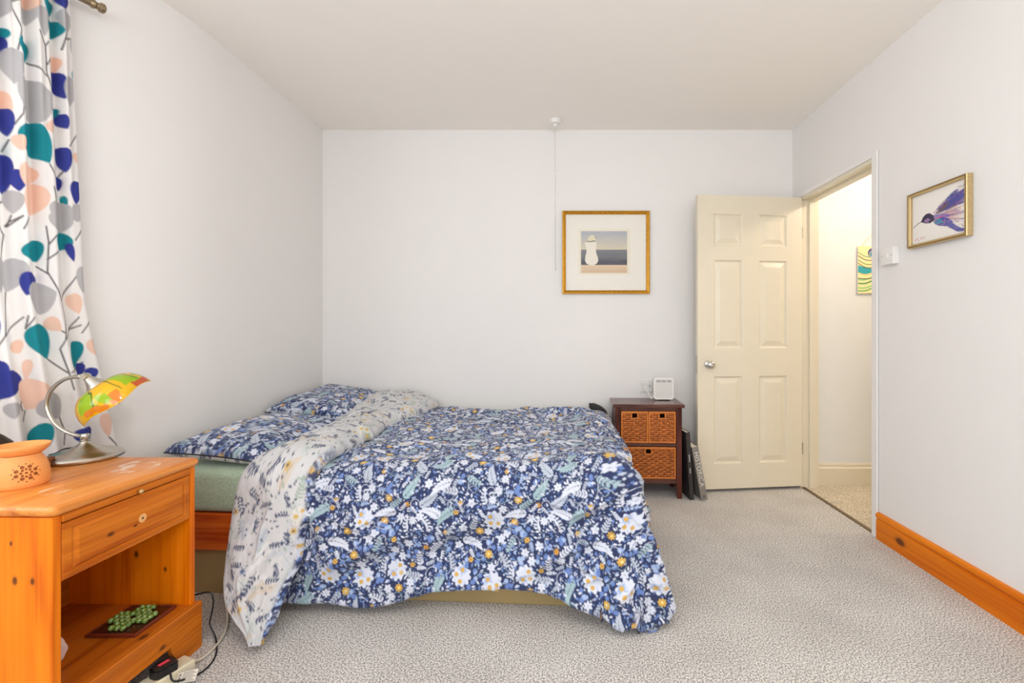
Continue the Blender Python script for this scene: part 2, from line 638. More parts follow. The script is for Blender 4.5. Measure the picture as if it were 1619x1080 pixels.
def window(n, Mx, s0, s1, z0, z1):
    root = bpy.data.objects.new('window_%d' % n, None)
    C.objects.link(root)
    root['kind'] = 'structure'
    root['label'] = 'white framed window'
    w = 0.05
    mid = (s0 + s1) / 2
    fr = join(box(s0, s0 + w, 0.03, 0.08, z0, z1), box(s1 - w, s1, 0.03, 0.08, z0, z1), box(s0 + w, s1 - w, 0.03, 0.08, z0, z0 + w),
              box(s0 + w, s1 - w, 0.03, 0.08, z1 - w, z1), box(mid - 0.025, mid + 0.025, 0.03, 0.08, z0 + w, z1 - w))
    mesh_obj('window_frame', xf(fr, Mx), M_white, root)
    mesh_obj('window_sill', xf(box(s0 - 0.04, s1 + 0.04, -0.04, 0.03, z0 - 0.03, z0, 0.006), Mx), M_white, root)
    for a, b in ((s0 + w, mid - 0.025), (mid + 0.025, s1 - w)):
        mesh_obj('pane', xf(box(a, b, 0.05, 0.056, z0 + w, z1 - w), Mx), M_glass, root)


window(1, Mbay, 0.18, 0.80, 0.85, 2.25)
window(2, Mfront, 0.75, 2.35, 0.82, 2.28)
window(3, Mrear, 0.53, 3.13, 0.82, 2.28)

# right wall with the doorway
DY0, DY1, DZ = 2.436, 3.158, 1.992      # opening
WT = 0.115
struct('wall_right', join(box(XR, XR + WT, YR - 0.1, DY0 - 0.02, 0, ZC), box(XR, XR + WT, DY1 + 0.02, YB + 0.1, 0, ZC),
                          box(XR, XR + WT, DY0 - 0.02, DY1 + 0.02, DZ + 0.02, ZC)), M_wall, 'white painted right wall with the doorway')
# hall beyond
HY = 3.232
struct('wall_hall_end', box(XR + WT, 3.3, HY, HY + 0.08, 0, ZC), M_hall, 'warm lit hall wall seen through the doorway')
struct('wall_hall_side', box(3.2, 3.3, 0.6, HY, 0, ZC), M_hall, 'hall side wall')
struct('wall_hall_near', box(XR + WT, 3.3, 0.5, 0.6, 0, ZC), M_hall, 'hall near wall')
struct('floor_hall', box(XR, 3.3, 0.5, HY + 0.08, -0.06, 0.001), M_hallcarpet, 'pale beige hall carpet')
struct('baseboard_hall', prism([(HY, 0), (HY, 0.150), (HY - 0.008, 0.150), (HY - 0.012, 0.138), (HY - 0.010, 0.126), (HY - 0.020, 0.116), (HY - 0.020, 0)], 'X', XR + WT, 3.2),
       M_cream, 'cream painted hall skirting board')
# door lining and stop
lining = join(box(XR - 0.004, XR + WT + 0.004, DY1, DY1 + 0.02, 0, DZ + 0.02), box(XR - 0.004, XR + WT + 0.004, DY0 - 0.02, DY0, 0, DZ + 0.02),
              box(XR - 0.004, XR + WT + 0.004, DY0, DY1, DZ, DZ + 0.02))
o = struct('trim_1', lining, M_cream, 'cream painted door lining')
stop = join(box(XR + 0.05, XR + 0.085, DY1 - 0.014, DY1, 0, DZ), box(XR + 0.05, XR + 0.085, DY0, DY0 + 0.014, 0, DZ), box(XR + 0.05, XR + 0.085, DY0 + 0.014, DY1 - 0.014, DZ - 0.014, DZ))
mesh_obj('door_stop', stop, M_cream, o)
struct('trim_2', join(box(XR - 0.012, XR - 0.003, DY0 - 0.045, DY0 - 0.004, 0, DZ + 0.05, 0.002), box(XR - 0.012, XR - 0.003, DY0 - 0.004, DY1 + 0.045, DZ + 0.02, DZ + 0.05, 0.002),
                      box(XR - 0.006, XR - 0.001, DY1 + 0.022, DY1 + 0.045, 0, DZ + 0.02)), M_wall, 'slim white door surround')
struct('trim_3', box(XR + 0.002, XR + 0.026, DY0, DY1, 0.0, 0.006, 0.002), plain('threshold_bar', (118, 98, 74), 0.5, 0.3), 'thin dark threshold bar under the doorway')


def skirting_profile(h=0.139):
    pr = [(0, 0), (0.017, 0), (0.017, 0.098), (0.0165, 0.100), (0.011, 0.104), (0.011, 0.107)]
    for k in range(9):
        a = -PI / 2 + PI * k / 8
        pr.append((0.0095 + 0.0105 * math.cos(a) * 1.0, 0.1225 + 0.0145 * math.sin(a)))
    pr += [(0, h)]
    return pr


sk = [(XR - p, q) for p, q in skirting_profile()]
struct('baseboard_right', prism(sk, 'Y', YR, DY0 - 0.047), M_skirt, 'orange varnished pine skirting board on right wall', smooth=False)
struct('baseboard_back', prism([(YB - p, q) for p, q in skirting_profile()], 'X', XL, XR), M_skirt_x, 'orange pine skirting board on back wall')
struct('baseboard_left', prism([(XL + p, q) for p, q in skirting_profile()], 'Y', 2.3, YB - 0.02), M_skirt, 'orange pine skirting board on left wall')

# ------------------------------------------------------------------ door leaf
ang = math.atan2(-0.078, -0.735)
door = bpy.data.objects.new('door_1', None)
C.objects.link(door)
door.location = (1.664, 3.150, 0)
door.rotation_euler = (0, 0, ang)
door['kind'] = 'structure'
door['label'] = 'open cream six panel door with chrome knob'
DW, DH0, DH1, DT = 0.745, 0.022, 2.004, 0.018
xs = [0, 0.108, 0.312, 0.430, 0.634, DW]
zs = [DH0, 0.19, 0.782, 0.970, 1.568, 1.662, 1.880, DH1]
V, F = [], []
for sgn in (1, -1):
    for i in range(5):
        for j in range(7):
            if i in (1, 3) and j in (1, 3, 5):
                continue
            k = len(V)
            q = [(xs[i], sgn * DT, zs[j]), (xs[i + 1], sgn * DT, zs[j]), (xs[i + 1], sgn * DT, zs[j + 1]), (xs[i], sgn * DT, zs[j + 1])]
            V += q if sgn < 0 else q[::-1]
            F.append((k, k + 1, k + 2, k + 3))
for (xa, za), (xb, zb) in (((0, DH0), (DW, DH0)), ((DW, DH0), (DW, DH1)), ((DW, DH1), (0, DH1)), ((0, DH1), (0, DH0))):
    k = len(V)
    V += [(xa, DT, za), (xb, DT, zb), (xb, -DT, zb), (xa, -DT, za)]
    F.append((k, k + 1, k + 2, k + 3))
mesh_obj('door_leaf', (V, F), M_cream, door)
for i in (1, 3):
    for j in (1, 3, 5):
        V, F = [], []
        for sgn in (1, -1):
            rings = [(0.0, DT), (0.004, DT - 0.002), (0.009, DT - 0.0095), (0.016, DT - 0.0105), (0.022, DT - 0.009), (0.046, DT - 0.0015), (0.05, DT - 0.001)]
            k0 = len(V)
            for ins, y in rings:
                V += [(xs[i] + ins, sgn * y, zs[j] + ins), (xs[i + 1] - ins, sgn * y, zs[j] + ins), (xs[i + 1] - ins, sgn * y, zs[j + 1] - ins), (xs[i] + ins, sgn * y, zs[j + 1] - ins)]
            for r in range(len(rings) - 1):
                for c in range(4):
                    d = (c + 1) % 4
                    f = (k0 + r * 4 + c, k0 + r * 4 + d, k0 + r * 4 + 4 + d, k0 + r * 4 + 4 + c)
                    F.append(f if sgn < 0 else f[::-1])
            r = k0 + (len(rings) - 1) * 4
            f = (r, r + 1, r + 2, r + 3)
            F.append(f if sgn < 0 else f[::-1])
        mesh_obj('panel', (V, F), M_cream, door)
kprof = [(0.0, 0.0), (0.027, 0.0), (0.027, 0.004), (0.022, 0.007), (0.010, 0.009), (0.009, 0.026), (0.016, 0.032), (0.025, 0.040), (0.026, 0.048), (0.022, 0.056), (0.012, 0.060), (0, 0.061)]
for sgn in (1, -1):
    Mk = Matrix.Translation((DW - 0.075, sgn * DT, 0.862)) @ Matrix.Rotation(-sgn * PI / 2, 4, 'X')
    ob = mesh_obj('door_knob', xf(lathe(kprof, 24), Mk), M_chrome, door, True)
    ob['label'] = 'round chrome door knob'
mesh_obj('latch_plate', box(DW - 0.0005, DW + 0.0012, -0.011, 0.011, 0.80, 0.92), M_nickel, door)
for hz in (0.24, 1.72):
    hn = mesh_obj('hinge', xf(lathe([(0, 0), (0.005, 0), (0.005, 0.08), (0, 0.08)], 12), Matrix.Translation((-0.004, DT - 0.002, hz))), M_nickel, door)

# ------------------------------------------------------------------ textile prints
rnd = random.Random(7)


def spray(cv, cx, cy, L, ang, n, leafcol, stem, lw, curl):
    """curved stem with paired leaves"""
    pts = []
    a = ang
    x, y = cx - math.cos(ang) * L / 2, cy - math.sin(ang) * L / 2
    for k in range(n + 1):
        pts.append((x, y))
        x += math.cos(a) * L / n
        y += math.sin(a) * L / n
        a += curl / n
    cv.stroke(pts, 0.0022, stem)
    for k in range(1, n + 1):
        px, py = pts[k]
        d = math.atan2(pts[k][1] - pts[k - 1][1], pts[k][0] - pts[k - 1][0])
        sz = L * (0.34 - 0.018 * k)
        for sg in (-1, 1):
            e = d + sg * 0.85
            cv.leaf(px, py, px + math.cos(e) * sz, py + math.sin(e) * sz, lw * (1.0 - 0.04 * k), leafcol)
    d = math.atan2(pts[-1][1] - pts[-2][1], pts[-1][0] - pts[-2][0])
    cv.leaf(px, py, px + math.cos(d) * L * 0.28, py + math.sin(d) * L * 0.28, lw, leafcol)


def acanthus(cv, cx, cy, L, ang, col):
    """jagged leaf on a curved midrib"""
    x, y = cx - math.cos(ang) * L * 0.5, cy - math.sin(ang) * L * 0.5
    bend = rnd.choice([-1, 1]) * rnd.uniform(0.3, 0.9)
    pts, a = [], ang - bend / 2
    for k in range(7):
        pts.append((x, y, a))
        x += math.cos(a) * L / 6
        y += math.sin(a) * L / 6
        a += bend / 6
    for k in range(0, 6):
        px, py, pa = pts[k]
        l = L * (0.34, 0.40, 0.38, 0.34, 0.30, 0.26)[k]
        for sg in (-1, 1):
            e = pa + sg * (0.75 - 0.06 * k)
            cv.leaf(px, py, px + math.cos(e) * l, py + math.sin(e) * l, l * 0.42, col)
    cv.leaf(pts[4][0], pts[4][1], x + math.cos(a) * L * 0.12, y + math.sin(a) * L * 0.12, L * 0.16, col)
    cv.stroke([(p[0], p[1]) for p in pts[:6]], 0.0018, tuple(int(v * 0.72) for v in col))


def cluster(cv, cx, cy, r, pal, yel, centre):
    a0 = rnd.uniform(0, 6.28)
    cv.petal(cx, cy, r, 10, pal, 0.22, a0, sharp=1.2)
    for k in range(4):
        e = a0 + k * PI / 2
        cv.petal(cx + math.cos(e) * r * 0.42, cy + math.sin(e) * r * 0.42, r * 0.44, 5, pal if k else centre, 0.25, e)
        cv.stroke([(cx, cy), (cx + math.cos(e + 0.78) * r * 0.85, cy + math.sin(e + 0.78) * r * 0.85)], 0.002, centre)
        if k < 3:
            cv.dot(cx + math.cos(e) * r * 0.5, cy + math.sin(e) * r * 0.5, r * 0.20, yel)


def scatter(cv, count, r, fn, tries=60, frac=0.06):
    done = 0
    for _ in range(count * tries):
        x, y = rnd.uniform(0, cv.w), rnd.uniform(0, cv.h)
        if cv.free(x, y, r, frac):
            fn(x, y)
            done += 1
            if done >= count:
                break


NAVY = (46, 56, 92)
navy = Canvas(0.56, 0.56, 0.0016, NAVY, wrap=True)
WH, PB, AQ, LG, YE, BL, DB = (208, 213, 226), (158, 178, 214), (156, 180, 188), (180, 188, 203), (206, 166, 84), (106, 132, 188), (80, 98, 148)
ra = lambda: rnd.uniform(0, 6.28)
scatter(navy, 4, 0.046, lambda x, y: cluster(navy, x, y, 0.044, WH, YE, PB))
scatter(navy, 11, 0.032, lambda x, y: acanthus(navy, x, y, 0.080, ra(), rnd.choice([WH, LG, WH, AQ])), frac=0.10)
scatter(navy, 16, 0.028, lambda x, y: spray(navy, x, y, 0.062, ra(), 5, rnd.choice([WH, WH, AQ, LG]), LG, 0.009, rnd.uniform(-1.6, 1.6)), frac=0.14)


def daisy(x, y):
    navy.petal(x, y, 0.018, 8, YE, 0.35)
    navy.dot(x, y, 0.005, (240, 214, 140))


def star(x, y):
    navy.petal(x, y, 0.019, rnd.choice([6, 8, 5]), WH, 0.42, ra())
    navy.dot(x, y, 0.004, LG)


def forget(x, y):
    for k in range(4):
        navy.petal(x + rnd.uniform(-0.018, 0.018), y + rnd.uniform(-0.018, 0.018), 0.010, 5, rnd.choice([BL, PB, BL]), 0.25, ra())


scatter(navy, 6, 0.019, daisy)
scatter(navy, 26, 0.018, star)
scatter(navy, 20, 0.020, forget, frac=0.12)
scatter(navy, 9, 0.012, lambda x, y: (navy.petal(x, y, 0.012, 6, rnd.choice([YE, (206, 150, 70)]), 0.4), navy.dot(x, y, 0.003, (150, 96, 40))))
scatter(navy, 26, 0.016, lambda x, y: spray(navy, x, y, 0.034, ra(), 4, rnd.choice([WH, LG, PB]), LG, 0.0065, rnd.uniform(-1, 1)), frac=0.16)
for _ in range(54):
    x, y, a, q = rnd.uniform(0, .56), rnd.uniform(0, .56), ra(), rnd.choice([-1, 1]) * rnd.uniform(30, 55)
    p = []
    for k in range(12):
        p.append((x, y))
        x += math.cos(a) * 0.007
        y += math.sin(a) * 0.007
        a += q * 0.007
    navy.stroke(p, 0.0022, rnd.choice([LG, WH, AQ]))


def sprig(x, y):
    e = ra()
    navy.leaf(x, y, x + math.cos(e) * 0.018, y + math.sin(e) * 0.018, 0.008, rnd.choice([WH, WH, LG, PB, BL]))


scatter(navy, 260, 0.008, sprig, frac=0.12)
scatter(navy, 420, 0.0045, lambda x, y: navy.dot(x, y, rnd.uniform(0.0022, 0.0042), rnd.choice([WH, LG, PB, BL, DB])), frac=0.12)

pale = Canvas(0.56, 0.56, 0.0016, (202, 202, 203), wrap=True)
GN, GP, BG, NV, OC = (156, 172, 160), (190, 194, 200), (204, 190, 174), (74, 82, 108), (206, 172, 96)
for _ in range(38):
    acanthus(pale, rnd.uniform(0, .56), rnd.uniform(0, .56), rnd.uniform(0.06, 0.10), ra(), rnd.choice([(190, 193, 198), (204, 194, 182), (214, 214, 215), (184, 190, 198), (196, 200, 199)]))
pale.occ[:] = False
scatter(pale, 4, 0.05, lambda x, y: cluster(pale, x, y, 0.042, (214, 212, 206), OC, GN))
scatter(pale, 11, 0.034, lambda x, y: spray(pale, x, y, 0.07, ra(), 5, rnd.choice([GN, NV, GP, NV]), rnd.choice([NV, GN]), 0.009, rnd.uniform(-1.6, 1.6)), frac=0.1)
scatter(pale, 30, 0.022, lambda x, y: spray(pale, x, y, 0.046, ra(), 5, NV, NV, 0.0065, rnd.uniform(-1.6, 1.6)), frac=0.12)
scatter(pale, 12, 0.016, lambda x, y: (pale.petal(x, y, 0.013, 6, rnd.choice([OC, (120, 136, 168), GP]), 0.4), pale.dot(x, y, 0.004, NV)))
scatter(pale, 220, 0.008, lambda x, y: (lambda e: pale.leaf(x, y, x + math.cos(e) * 0.015, y + math.sin(e) * 0.015, 0.0065, rnd.choice([NV, NV, GN, GP])))(ra()), frac=0.1)
scatter(pale, 170, 0.005, lambda x, y: pale.dot(x, y, rnd.uniform(0.002, 0.0038), rnd.choice([NV, NV, BG, GP])), frac=0.1)

# ------------------------------------------------------------------ bed
BR = -math.radians(3.5)
BP = (-1.682, 1.885, 0)
BLn, BWd = 1.93, 1.345
bed = thing('bed', 'low pine bed with reddish side rail and beige board base', 'bed', BP, BR)
mesh_obj('base', join(box(0.04, BLn, 0.022, BWd, 0.0, 0.183, 0.004)), M_base, bed)
mesh_obj('side_rail', box(0.0, BLn, 0.0, 0.026, 0.188, 0.338, 0.004), M_rail, bed)
mesh_obj('side_rail', box(0.0, BLn, BWd - 0.026, BWd, 0.188, 0.338, 0.004), M_rail, bed)
mesh_obj('foot_rail', box(BLn - 0.026, BLn, 0.027, BWd - 0.027, 0.188, 0.338, 0.004), M_rail, bed)
mesh_obj('head_rail', box(0.0, 0.026, 0.027, BWd - 0.027, 0.188, 0.338, 0.004), M_rail, bed)
for k in range(10):
    mesh_obj('slat', box(0.10 + k * 0.185, 0.17 + k * 0.185, 0.028, BWd - 0.028, 0.31, 0.33), M_pine_y, bed)

m = NT('sage_towelling')
n1 = m.n('ShaderNodeTexNoise', i_Scale=220.0, i_Detail=2.0)
m.l(m.coords(), n1.inputs['Vector'])
m.l(m.ramp(n1.outputs[0], [(0.3, lin4((146, 172, 146))), (0.7, lin4((188, 208, 184)))]), m.b.inputs['Base Color'])
m.b.inputs['Roughness'].default_value = 0.95
m.b.inputs['Sheen Weight'].default_value = 0.3
m.bump(n1.outputs[0], 0.7, 0.003)
mt = mesh_obj('mattress', box(0.004, BLn - 0.004, 0.002, BWd - 0.002, 0.339, 0.513, 0.03, 4), m.m, None, True)
mt.location, mt.rotation_euler = BP, (0, 0, BR)
tag(mt, 'mattress under a sage green towelling fitted sheet', 'mattress')


def curl_strip(Pb, inner, nrm, r=0.014, steps=5, tuck=0.03, wt=None):
    """rows that roll a cloth border round to its underside; Pb (n,3), inner = previous row, nrm = outward normals"""
    t = Pb - inner
    t /= np.linalg.norm(t, axis=1, keepdims=True) + 1e-9
    if wt is not None:
        t = t * wt[:, None]
        nrm = nrm * wt[:, None]
    rows = []
    for k in range(1, steps + 1):
        f = PI * k / steps
        rows.append(Pb + t * r * math.sin(f) - nrm * r * (1 - math.cos(f)))
    rows.append(rows[-1] - t * tuck)
    return rows


def normals(P):
    du = np.gradient(P, axis=0)
    dv = np.gradient(P, axis=1)
    n = np.cross(du, dv)
    return n / (np.linalg.norm(n, axis=2, keepdims=True) + 1e-9)


def cloth_sheet(name, P, cols, mat, parent, r=0.014, edges='ijIJ', flip=False, sgn=1):
    """grid plus rolled borders, as one mesh"""
    rolled = {0: [0, 0], 1: [0, 0]}

    def ext(P, cols, axis, at_end):
        if axis == 1:
            P, cols = P.transpose(1, 0, 2), cols.transpose(1, 0, 2)
        N = normals(P) * (1 if axis == 0 else -1) * sgn
        wt = np.ones(P.shape[1])
        a_, b_ = rolled[1 - axis]
        if a_:
            wt[:a_] = 0
        if b_:
            wt[-b_:] = 0
        if at_end:
            rows = curl_strip(P[-1], P[-8], N[-4], r, wt=wt)
            rolled[axis][1] = len(rows)
            P = np.concatenate([P, np.array(rows)], 0)
            cols = np.concatenate([cols] + [cols[-3 - 3 * k:-2 - 3 * k] for k in range(len(rows))], 0)
        else:
            rows = curl_strip(P[0], P[7], N[3], r, wt=wt)[::-1]
            rolled[axis][0] = len(rows)
            P = np.concatenate([np.array(rows), P], 0)
            cols = np.concatenate([cols[2 + 3 * k:3 + 3 * k] for k in range(len(rows))][::-1] + [cols], 0)
        if axis == 1:
            P, cols = P.transpose(1, 0, 2), cols.transpose(1, 0, 2)
        return P, cols
    if 'i' in edges: P, cols = ext(P, cols, 0, False)
    if 'I' in edges: P, cols = ext(P, cols, 0, True)
    if 'j' in edges: P, cols = ext(P, cols, 1, False)
    if 'J' in edges: P, cols = ext(P, cols, 1, True)
    return grid_obj(name, P, mat, parent, cols, flip=flip)


# duvet: draped over the near side and the foot
duvet = thing('duvet', 'navy floral duvet with its pale underside folded back at the head end', 'duvet', BP, BR)
NA, NB = 640, 680
ia = np.linspace(0, 1, NA)[:, None] * np.ones((1, NB))
ib = np.linspace(0, 1, NB)[None, :] * np.ones((NA, 1))
X0 = 0.50
Rr = 0.115
XE, YE0 = BLn - 0.075, 0.075          # where the cloth starts to turn down
ZT = 0.548
LF = 0.53                              # foot overhang
A = X0 + ia * (XE - X0 + LF)
axn = (A - X0) / (XE - X0)
LN = 0.565 + 0.010 * np.sin(A * 7.0 + 0.6) - 0.06 * sstep(0.95, 1.25, A) * (1 - sstep(1.6, 1.9, A)) + 0.01 * vnoise(A * 6, A * 0 + 3.3, 5)
YBK = BWd - 0.01
S = ib * (YBK - YE0 + LN)               # distance from back edge
oa = np.maximum(0, A - XE)
ob = np.maximum(0, S - (YBK - YE0))
d = np.sqrt(oa ** 2 + ob ** 2)
psi = np.arctan2(ob, oa + 1e-9)
cs, sn = np.maximum(np.cos(psi), 1e-6), np.maximum(np.sin(psi), 1e-6)
rect_b = np.minimum(LF / cs, LN / sn)
soft_b = ((cs / LF) ** 3.2 + (sn / LN) ** 3.2) ** (-1 / 3.2)
d = d * np.where((oa > 0) & (ob > 0), soft_b / rect_b, 1.0)     # the corner of the duvet is rounded
# flare: foot side pressed by the bedside unit near the wall, free towards the corner
yy = YBK - np.minimum(S, YBK - YE0)
fl_foot = 0.09 + 0.27 * (1 - sstep(0.0, 0.75, yy / BWd))
fl_near = 0.15 + 0.06 * sstep(1.2, 1.9, A)
w = np.clip(psi / (PI / 2), 0, 1)
fl = fl_foot * (1 - w) + fl_near * w + 0.10 * np.sin(PI * w) ** 2
ph = np.minimum(d / Rr, PI / 2 - fl)
out = Rr * np.sin(ph)
drop = Rr * (1 - np.cos(ph))
rest = np.maximum(0, d - Rr * (PI / 2 - fl))
wave = 0.030 * np.sin(psi * 6.0 - 0.9) * sstep(0.05, 0.35, rest) * np.sin(PI * w)
out = out + rest * np.sin(fl) + wave
drop = drop + rest * np.cos(fl)
zz = ZT - drop
lowlim = 0.030
over = np.maximum(0, lowlim - zz)
out = out + over * 0.55
zz = np.maximum(zz, lowlim + 0.1 * (zz - lowlim) * 0)
px = np.minimum(A, XE) + out * np.cos(psi) * (d > 0)
py = yy - out * np.sin(psi) * (d > 0)
P = np.stack([px, py, zz], -1)
N = normals(P)
if N[10, 10, 2] < 0:
    N = -N
top = 1 - sstep(0.0, 0.15, d)
side = 1 - top
# soft puffs on top, drag folds on the hang
D = 0.020 * vnoise(A * 3.2, S * 3.2, 11) * top + 0.009 * vnoise(A * 8, S * 8, 12) * top
D += 0.016 * top * np.exp(-((S - 0.06) / 0.10) ** 2) * vnoise(A * 5, A * 0, 13)
diag = (A * 0.55 + S * 0.85)
D += side * (0.024 * vnoise(diag * 6.0, (A - S) * 1.4, 21) + 0.011 * vnoise(diag * 14.0, (A - S) * 2.5, 22))
rid = 1 - np.abs(vnoise(A * 4.0 + S * 1.5, S * 6.0 - A * 2.0, 31))
D += 0.017 * rid ** 6 * (0.4 + 0.6 * side)
rid2 = 1 - np.abs(vnoise(A * 2.0 + 7.3, S * 9.0 + A * 4.0, 33))
D += 0.012 * rid2 ** 8 * (0.5 + 0.5 * side)
D += 0.002 * vnoise(A * 40, S * 40, 35)


def fold(a0, s0, a1, s1, wd, amp):
    global D
    va, vs_ = a1 - a0, s1 - s0
    L2 = va * va + vs_ * vs_
    t = np.clip(((A - a0) * va + (S - s0) * vs_) / L2, 0, 1)
    q = np.hypot(A - a0 - t * va, S - s0 - t * vs_)
    D += 1.5 * amp * np.exp(-(q / wd) ** 2) * np.sin(PI * np.clip(t, 0.02, 0.98)) ** 0.5


fold(0.75, 1.72, 1.35, 1.46, 0.035, 0.022)
fold(1.00, 1.75, 1.55, 1.52, 0.03, -0.016)
fold(1.35, 1.78, 1.85, 1.55, 0.035, 0.024)
fold(1.55, 1.80, 2.05, 1.68, 0.03, -0.018)
fold(1.15, 1.62, 1.60, 1.38, 0.03, 0.014)
fold(0.62, 1.35, 0.85, 1.70, 0.04, 0.018)
fold(1.75, 1.20, 2.15, 1.45, 0.05, 0.02)
fold(1.80, 0.60, 2.2, 0.75, 0.05, 0.015)
fold(0.9, 0.25, 1.3, 0.22, 0.06, 0.016)
fold(1.5, 0.10, 1.85, 0.12, 0.07, 0.03)
D *= 1 - 0.6 * sstep(0.90, 1.0, np.maximum(ia, ib)) * side
P = P + N * D[..., None]
P[..., 2] = np.maximum(P[..., 2], 0.028)
# stay clear of the bedside unit by the wall
P[..., 0] = np.where(yy > 0.98, np.minimum(P[..., 0], BLn + 0.012 + 0.45 * np.maximum(0, 1.08 - yy)), P[..., 0])
# the print follows the cloth round the rounded corner
CQ = 0.46
SE = YBK - YE0
rot_ = np.where(oa > 0, (PI / 2 - psi) * (1 - CQ), 0.0)
pa_, ps_ = A - XE, S - SE
ps_t = np.where(ob > 0, psi + rot_, 0)
Ut = np.where((oa > 0) & (ob > 0), d * np.cos(ps_t), np.where(oa > 0, pa_ * math.cos(PI / 2 * (1 - CQ)) - ps_ * math.sin(PI / 2 * (1 - CQ)), pa_)) + XE
Vt = np.where((oa > 0) & (ob > 0), d * np.sin(ps_t), np.where(oa > 0, pa_ * math.sin(PI / 2 * (1 - CQ)) + ps_ * math.cos(PI / 2 * (1 - CQ)), ps_)) + SE
cols = navy.sample(Ut * 1.12 + 0.11, -Vt * 1.12 + 0.31)
cloth_sheet('cover', P, cols, M_cloth, duvet, 0.013, 'IJj', sgn=-1)

# turned-back head end, pale underside up
NT_, NW = 300, 150
t = np.linspace(0, 1, NT_)[:, None] * np.ones((1, NW))
wv = np.linspace(0, 1, NW)[None, :] * np.ones((NT_, 1))
LTOT = YBK - YE0 + 0.65
S2 = t * LTOT
ob = np.maximum(0, S2 - (YBK - YE0))
yy = YBK - np.minimum(S2, YBK - YE0)
fl = 0.22 + 0.30 * sstep(0.25, 0.6, ob)
R2 = 0.10
ph = np.minimum(ob / R2, PI / 2 - 0.22)
rest = np.maximum(0, ob - R2 * (PI / 2 - 0.22))
outy = R2 * np.sin(ph) + rest * np.sin(fl)
dropz = R2 * (1 - np.cos(ph)) + rest * np.cos(fl)
kx = [0.0, 0.25, 0.55, 0.85, 1.05] + [YBK - YE0 + q_ for q_ in (0.0, 0.2, 0.34, 0.45, 0.53, 0.59, 0.65)]
xl = np.interp(S2, kx, [0.21, 0.24, 0.29, 0.36, 0.40, 0.42, 0.41, 0.41, 0.44, 0.50, 0.58, 0.672])
xr = np.interp(S2, kx, [0.78, 0.74, 0.71, 0.71, 0.72, 0.725, 0.72, 0.715, 0.71, 0.705, 0.70, 0.690])
# smooth the two edges a little
ker = np.hanning(31)
ker /= ker.sum()
def smooth1(a):
    b = np.pad(a[:, 0], (15, 15), mode='edge')
    return np.convolve(b, ker, 'valid')[:, None] * np.ones((1, NW))
xl, xr = smooth1(xl), smooth1(xr)
xr = xr + 0.022 * vnoise(S2 * 9, S2 * 0 + 0.5, 41) * (1 - sstep(1.5, 1.8, S2)) + 0.012 * vnoise(S2 * 22, S2 * 0 + 0.5, 44) * (1 - sstep(1.6, 1.85, S2))
xl = xl + 0.014 * vnoise(S2 * 7, S2 * 0 + 2.5, 42) * (1 - sstep(1.6, 1.85, S2))
bx_ = xl + (xr - xl) * wv
Hh = (0.060 + 0.02 * np.exp(-((S2 - 0.15) / 0.2) ** 2)) * (1 - 0.75 * sstep(1.55, 1.9, S2))
prof = (np.clip(4 * wv * (1 - wv), 0, 1)) ** 0.55
# the left side sinks to the mattress / pillows, the right edge lies on the cover
hgt = 0.022 + Hh * prof - 0.05 * (1 - wv) ** 3 * (1 - sstep(1.2, 1.4, S2))
ny = np.sin(ph * 1.0)
nz = np.cos(ph * 1.0)
liftback = 0.045 * (1 - sstep(0.1, 0.75, S2)) * (1 - wv * 0.8)
P = np.stack([bx_, yy - outy, ZT - dropz + liftback], -1)
nn = np.stack([np.zeros_like(ny), -ny, nz], -1)
P = P + nn * hgt[..., None]
N = normals(P)
if N[10, NW // 2, 2] < 0:
    N = -N
Dd = 0.012 * vnoise(wv * 3 + 1.2, S2 * 5, 51) + 0.007 * vnoise(wv * 7 + S2 * 3, S2 * 10, 52)
rid = 1 - np.abs(vnoise(wv * 2.2 + S2 * 1.5, S2 * 6.5 - wv * 3.0, 53))
Dd += 0.012 * rid ** 6 + 0.0015 * vnoise(wv * 25, S2 * 40, 54)
Dd *= (0.35 + 0.65 * prof)
P = P + N * Dd[..., None]
P[..., 2] = np.maximum(P[..., 2], 0.014)
cols = pale.sample(bx_ * 1.15 + 0.05, -S2)
edge = sstep(0.93, 0.985, wv + 0.05 * vnoise(S2 * 6, S2 * 0, 57)) * sstep(1.15, 1.4, S2)
cols = cols * (1 - edge[..., None]) + navy.sample(bx_ + 0.3, -S2) * edge[..., None]
ob_ = cloth_sheet('turned_back_end', P, cols, M_cloth, duvet, 0.015, 'ijJ')
ob_['label'] = 'pale floral underside of the duvet folded back'


